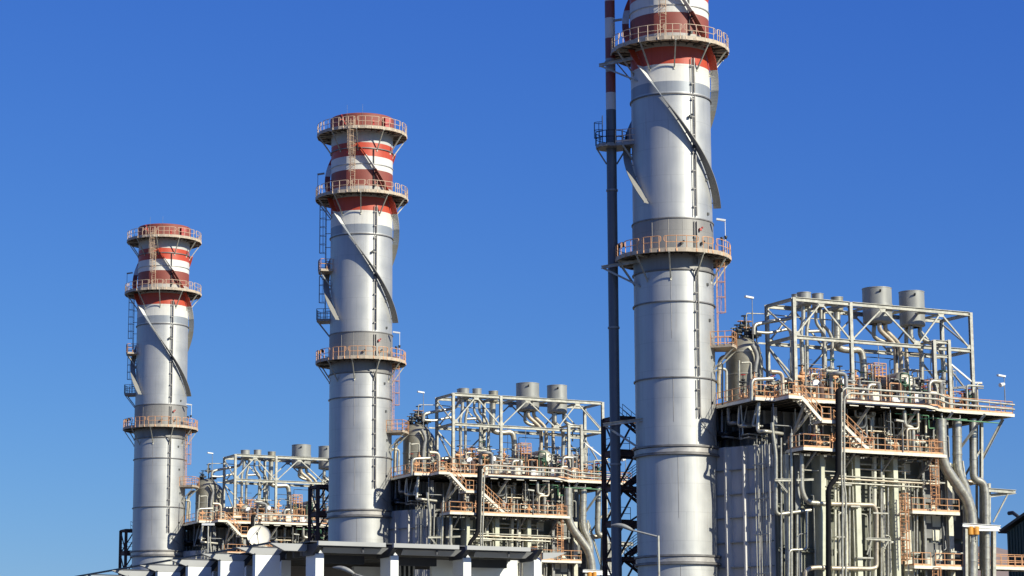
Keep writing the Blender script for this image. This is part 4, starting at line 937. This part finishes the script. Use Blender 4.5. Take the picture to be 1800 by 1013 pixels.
for i in range(10):
    x = 8 + 17 * rv.random(); y = -7.0 + 1.5 * rv.random(); q = MB(); s1 = .25 + .3 * rv.random(); q.box((x - s1, y - .2, ZD + .4), (x + s1, y + .2, ZD + 1.1 + .6 * rv.random())); q.bar((x, y, ZD), (x, y, ZD + .45), .08); q.box((x - s1 * .7, y - .24, ZD + .6), (x + s1 * .7, y - .19, ZD + .9))
    single('control_cabinet', q, rv.choice(['galv', 'white', 'galvdk', 'fascia']), 'small instrument cabinet on a post on the deck of the {u} boiler', 'cabinet', group='instrument cabinets on the {u} boiler deck', unit=True)

# ================================================================== COPIES: the same unit three times in a row
DY = 68.838
def copy_tree(o, parent=None):
    c = o.copy(); COL.objects.link(c); c.parent = parent
    for k in [k for k in o.children]: copy_tree(k, c)
    return c
bpy.context.view_layer.update()
base = [o for o in UNIT]
for n in (1, 2):
    for i_, (o, label, group) in enumerate(base):
        if n == 2 and i_ % 2 and o.name.split('.')[0] in ('valve', 'small_pipe', 'conduit', 'thin_pipe'): continue
        c = copy_tree(o)
        c.location = (o.location.x, o.location.y + DY * n, o.location.z)
        c['label'] = label.replace('{u}', U[n])
        if group: c['group'] = group.replace('{u}', U[n])

CH = ch
for n in (1, 2):
    croot = [o for o in bpy.data.objects if o.get('label') == base[0][1].replace('{u}', U[n])][0]
    ch = Thing('chimney', '', 'chimney', loc=(0, 0, 0)); ch.root = croot
    # left caged ladder, dark, with two landings
    for z0, z1, zz in ((52.6, 61.2, 52.4), (46.9, 52.4, 46.8)):
        q = MB(); ladder(q, azp(-92, R + .6, z0), azp(-92, R + .6, z1), azp(-2, 1, 0) * 1, cagedir=azp(-92, 1, 0), cage_from=2.0, hoop=1.0); 
        z = z0 + 1
        while z < z1: q.bar(azp(-90, R, z), azp(-90, R + .6, z), .07); z += 1.6
        ch.part('caged_ladder', q, 'galvdk')
    landing(-78, 52.4, 'creamdk', 1.35, 20); landing(-92, 46.9, 'creamdk', 1.5, 18, dark=True)


# ================================================================== FOREGROUND BUILDING with a canopy roof
T = Thing('canopy_building', 'low office building with projecting grey canopy roof and white concrete fins in front', 'building', loc=(-48, -45, 0))
ZR = 12.0
fx = [-55.4 + 4.64 * k for k in range(4)]
def fin_front(x, y0, y1, w_=.5):
    q = MB(); q.prism([(x, y0, 0), (x, y1, 0), (x, y1, 11.65), (x, y0 + .55, 11.65), (x, y0, 11.35)], (w_, 0, 0)); return q
for x in fx:
    T.part('fin', fin_front(x, -53.1, -51.65), 'bwhite')
    q = MB(); q.prism([(x - .12, -54.0, 11.95), (x - .12, -51.4, 11.95), (x - .12, -51.4, 11.3), (x - .12, -52.9, 11.3)], (.3, 0, 0)); T.part('bracket', q, 'bdark')
fy = [-48.25 + 5.8 * k for k in range(6)]
for y in fy:
    q = MB(); q.box((-57.17, y, 0), (-55.65, y + .45, 11.58)); T.part('fin', q, 'bwhite')
    q = MB(); q.prism([(-57.9, y - .02, 11.97), (-55.35, y - .02, 11.97), (-55.75, y - .02, 11.585), (-57.1, y - .02, 11.585)], (0, .5, 0)); T.part('fascia_panel', q, 'bgrey')
    q = MB(); q.prism([(-58.4, y - .03, 11.975), (-57.0, y - .03, 11.975), (-57.3, y - .03, 11.6)], (0, .3, 0)); T.part('fascia_panel', q, 'bgrey')
    q = MB(); q.prism([(-55.7, y + .1, 11.96), (-55.0, y + .1, 11.96), (-55.6, y + .1, 11.2)], (0, .4, 0)); T.part('bracket', q, 'bdark')
# corner panel
q = MB(); q.prism([(-57.75, -52.1, 11.98), (-55.35, -52.1, 11.98), (-55.6, -52.1, 11.57), (-56.9, -52.1, 11.57)], (0, .4, 0)); T.part('fascia_panel', q, 'bgrey')
# front fascias, one per bay
for k in range(4):
    xa_ = fx[k] + (.75 if k else .45); xb_ = fx[k] + 4.64 - .55 if k < 3 else fx[k] + 1.3
    if k < 3:
        q = MB(); q.box((fx[k] - .25, -54.12, 11.78), (fx[k] + 4.64 - .75, -53.9, 12.02)); T.part('roof_edge', q, 'bgrey')
        q = MB(); q.prism([(xa_ - .2, -53.75, 11.76), (xb_ + .15, -53.75, 11.76), (xb_ - .2, -53.45, 11.42), (xa_ - .2, -53.45, 11.42)], (0, .12, 0)); T.part('fascia_panel', q, 'bgrey')
        q = MB(); q.bar((fx[k] + 2.6, -53.8, 11.75), (fx[k] + 2.6, -53.8, 11.45), .1, .1); T.part('drain_spout', q, 'bdark')
    else:
        q = MB(); q.prism([(fx[k] + .5, -53.3, 11.80), (fx[k] + 2.1, -53.3, 11.85), (fx[k] + 1.2, -53.3, 11.5), (fx[k] + .5, -53.3, 11.4)], (0, .2, 0)); T.part('fascia_panel', q, 'bgrey')
q = MB(); q.poly([(-55.7, -53.0), (fx[3] + .3, -53.0), (fx[3] + .3, -16), (-55.7, -16)], 12.03, 12.10); T.part('roof', q, 'bdark')
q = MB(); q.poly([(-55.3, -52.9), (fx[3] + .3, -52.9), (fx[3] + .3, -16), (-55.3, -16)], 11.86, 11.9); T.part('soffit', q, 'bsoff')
q = MB(); q.bar((-57.35, -52.0, 12.06), (-58.1, -16, 12.06), .16, .10); T.part('roof_edge', q, 'bdark')
# inclined ceiling boards and beams
for k in range(9):
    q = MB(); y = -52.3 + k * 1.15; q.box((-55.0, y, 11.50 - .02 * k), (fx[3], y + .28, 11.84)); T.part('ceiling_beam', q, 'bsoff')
for k in range(3):
    q = MB(); x = fx[k] + 2.3; q.prism([(x - .9, -53.1, 11.84), (x + 1.3, -47, 11.84), (x + 1.3, -47, 11.3), (x - .9, -52.8, 11.6)], (.25, 0, 0)); T.part('ceiling_beam', q, 'bdark')
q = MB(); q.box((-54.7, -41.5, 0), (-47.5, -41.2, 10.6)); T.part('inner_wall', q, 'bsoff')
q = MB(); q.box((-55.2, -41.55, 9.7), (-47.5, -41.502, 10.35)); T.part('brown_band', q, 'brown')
q = MB(); q.box((-46.6, -49.8, 0), (-40.9, -49.5, 11.55)); q.box((-50.0, -46, 0), (-48.0, -45.7, 11.2)); T.part('inner_wall', q, 'bwhite')
q = MB(); q.box((-47.8, -47.5, 0), (-46.7, -47.3, 11.2)); T.part('window', q, 'window')
for x in (-47.7, -47.4, -47.1, -46.8): q = MB(); q.box((x, -47.62, 0), (x + .07, -47.51, 11.2)); T.part('mullion', q, 'bwhite')
for y in fy:
    q = MB(); q.box((-55.0, y + 1.4, 0), (-54.4, y + 1.7, 11.4)); T.part('inner_fin', q, 'bwhite')
q = MB(); q.box((-54.5, -45.5, 0), (-54.2, -16, 11.5)); T.part('side_wall', q, 'bsoff')
for x in fx:
    for z in (8.2, 9.9): q = MB(); q.box((x - .004, -53.104, z), (x + .504, -51.646, z + .025)); T.part('panel_joint', q, 'bgrey')
for y in fy:
    for z in (7.9, 10.1): q = MB(); q.box((-57.174, y - .004, z), (-55.646, y + .2, z + .02)); T.part('panel_joint', q, 'bgrey')
    q = MB(); q.bar((-57.35 - (y + 52) * .0208, y + .2, 12.05), (-55.6, y + .2, 12.02), .07, .08); T.part('cross_rod', q, 'bdark')
for k in range(3):
    q = MB(); q.box((fx[k] - .1, -53.86, 11.70), (fx[k] + 3.7, -53.80, 11.78)); T.part('gutter', q, 'bdark')
    q = MB(); q.box((fx[k] + .6, -50.8, 11.0), (fx[k] + 4.0, -50.5, 11.85)); T.part('ceiling_beam', q, 'bdark')
q = MB(); q.box((-50.3, -41.8, 0), (-50.0, -41.55, 10.6)); T.part('inner_fin', q, 'bwhite')
# satellite dish on the roof
T = Thing('satellite_dish', 'round cream satellite dish with feed arm standing on the canopy roof', 'satellite dish', loc=(-55.3, -43.8, 12.1))
c = Vector((-55.27, -43.82, 13.02)); nrm = Vector((-.35, -.87, .30)).normalized(); xx = nrm.cross(Vector((0, 0, 1))).normalized(); yy = xx.cross(nrm)
q = MB(); v = [c - nrm * .10]; f = []; NR, NA = 6, 36
for i in range(1, NR + 1):
    for k in range(NA):
        a = 2 * math.pi * k / NA; rr = .70 * i / NR; v.append(c + xx * rr * math.cos(a) + yy * rr * math.sin(a) + nrm * (.14 * (i / NR) ** 2 - .10))
for k in range(NA): f.append((0, 1 + k, 1 + (k + 1) % NA))
for i in range(NR - 1):
    for k in range(NA): f.append((1 + i * NA + k, 1 + (i + 1) * NA + k, 1 + (i + 1) * NA + (k + 1) % NA, 1 + i * NA + (k + 1) % NA))
n0 = len(v); v += [p - nrm * .03 for p in v]; f += [tuple(n0 + i for i in reversed(fc)) for fc in list(f)]
o = 1 + (NR - 1) * NA
for k in range(NA): f.append((o + k, o + (k + 1) % NA, n0 + o + (k + 1) % NA, n0 + o + k))
q.add(v, f, True); T.part('reflector', q, 'dish')
q = MB(); fp = c + nrm * .62 + xx * .1 - yy * .1; q.tube([c - yy * .62, fp], .018, 5); q.tube([c + yy * .6 - xx * .1, fp], .018, 5); q.tube([fp - nrm * .1, fp + nrm * .08], .06, 8); T.part('feed_arm', q, 'bdark')
q = MB(); q.tube([Vector((c.x + .1, c.y + .3, 12.1)), c - nrm * .14], .05, 6); q.bar(Vector((c.x - .3, c.y + .3, 12.13)), Vector((c.x + .5, c.y + .3, 12.13)), .08); q.lathe([(0, 12.1), (.22, 12.1), (.2, 12.4), (.05, 12.55), (0, 12.55)], c=(c.x - .35, c.y - .2, 0), n=10); T.part('mount', q, 'bdark')

# street lamps in front
def street_lamp(label, top, tip, zb_=0, r=.07):
    T = Thing('street_lamp', label, 'street lamp', loc=(top.x, top.y, zb_))
    q = MB(); q.pipe([Vector((top.x, top.y, zb_)), top], r, 10); q.tube([top - Vector((0, 0, .05)), tip + (top - tip) * .42], [r * .8, r * .6], 8); T.part('post', q, 'galv')
    q = MB(); d = (tip - top); L = d.length; a = top + d * .55; up = Vector((0, 0, 1))
    prof = []
    for k in range(9):
        t = k / 8; prof.append((a + d * .45 * t + up * (.10 * math.sin(math.pi * t)), .03 + .075 * math.sin(math.pi * min(1, .1 + t * .95)) ** .7))
    q.tube([p for p, _ in prof], [rr for _, rr in prof], 10); T.part('lamp_head', q, 'galv')
tp = P(1157, 942, y=-84); tip = P(1074, 924, z=tp.z + .55)
street_lamp('tall grey street lamp with curved arm in front of the nearest chimney', tp, tip, 0, .06)
tp = P(668, 1022, y=-80); tip = P(585, 998, z=tp.z + .7)
street_lamp('grey street lamp arm reaching up in front of the canopy fins', tp, tip, 0, .06)
# small lamp post in front of the farthest unit
a = P(366, 922, y=60)
T = Thing('yard_lamp', 'thin yard lamp post with a flat white head before the farthest boiler', 'lamp post', loc=(a.x, a.y, 0))
q = MB(); q.tube([(a.x, a.y, 0), a], .09, 6); T.part('post', q, 'galv')
q = MB(); q.bar(a - rh * .65, a + rh * .65, .3, .22); T.part('lamp_head', q, 'white')

# dark green hall far right: its gable wall faces left
T = Thing('green_hall', 'dark green corrugated industrial hall at the right edge', 'building', loc=(70, 20, 0))
a = P(1770, 935, x=60); ye = a.y; W_ = 24.0; ze = a.z; sl_ = (P(1800, 914, x=60).z - ze) / (ye - P(1800, 914, x=60).y); zr = ze + sl_ * W_ / 2
pts = [(60, ye, 0), (60, ye - W_, 0), (60, ye - W_, ze), (60, ye - W_ / 2, zr), (60, ye, ze)]
q = MB(); q.prism(pts, (40, 0, 0)); T.part('wall', q, 'hall')
q = MB(); k = .25
while k < W_:
    zz = ze + sl_ * min(k, W_ - k); q.box((59.93, ye - k - .12, 0), (59.998, ye - k, zz - .1)); k += .5
T.part('cladding_rib', q, 'hall')
for y0_, y1_, z0_, z1_ in ((ye + .9, ye - W_ / 2, ze - sl_ * .9 + .2, zr + .2), (ye - W_ - .9, ye - W_ / 2, ze - sl_ * .9 + .2, zr + .2)):
    q = MB(); q.prism([(59.5, y0_, z0_), (59.5, y1_, z1_), (59.5, y1_, z1_ + .3), (59.5, y0_, z0_ + .3)], (41, 0, 0)); T.part('roof', q, 'dark')
q = MB(); yv = P(1790, 915, x=62).y; zv = P(1790, 915, x=62).z; q.tube([(62, yv, zv - 1), (62, yv, zv + .4), (62, yv + .9, zv + .9), (62, yv + 1.6, zv + .9)], .22, 8); T.part('roof_vent', q, 'dark')
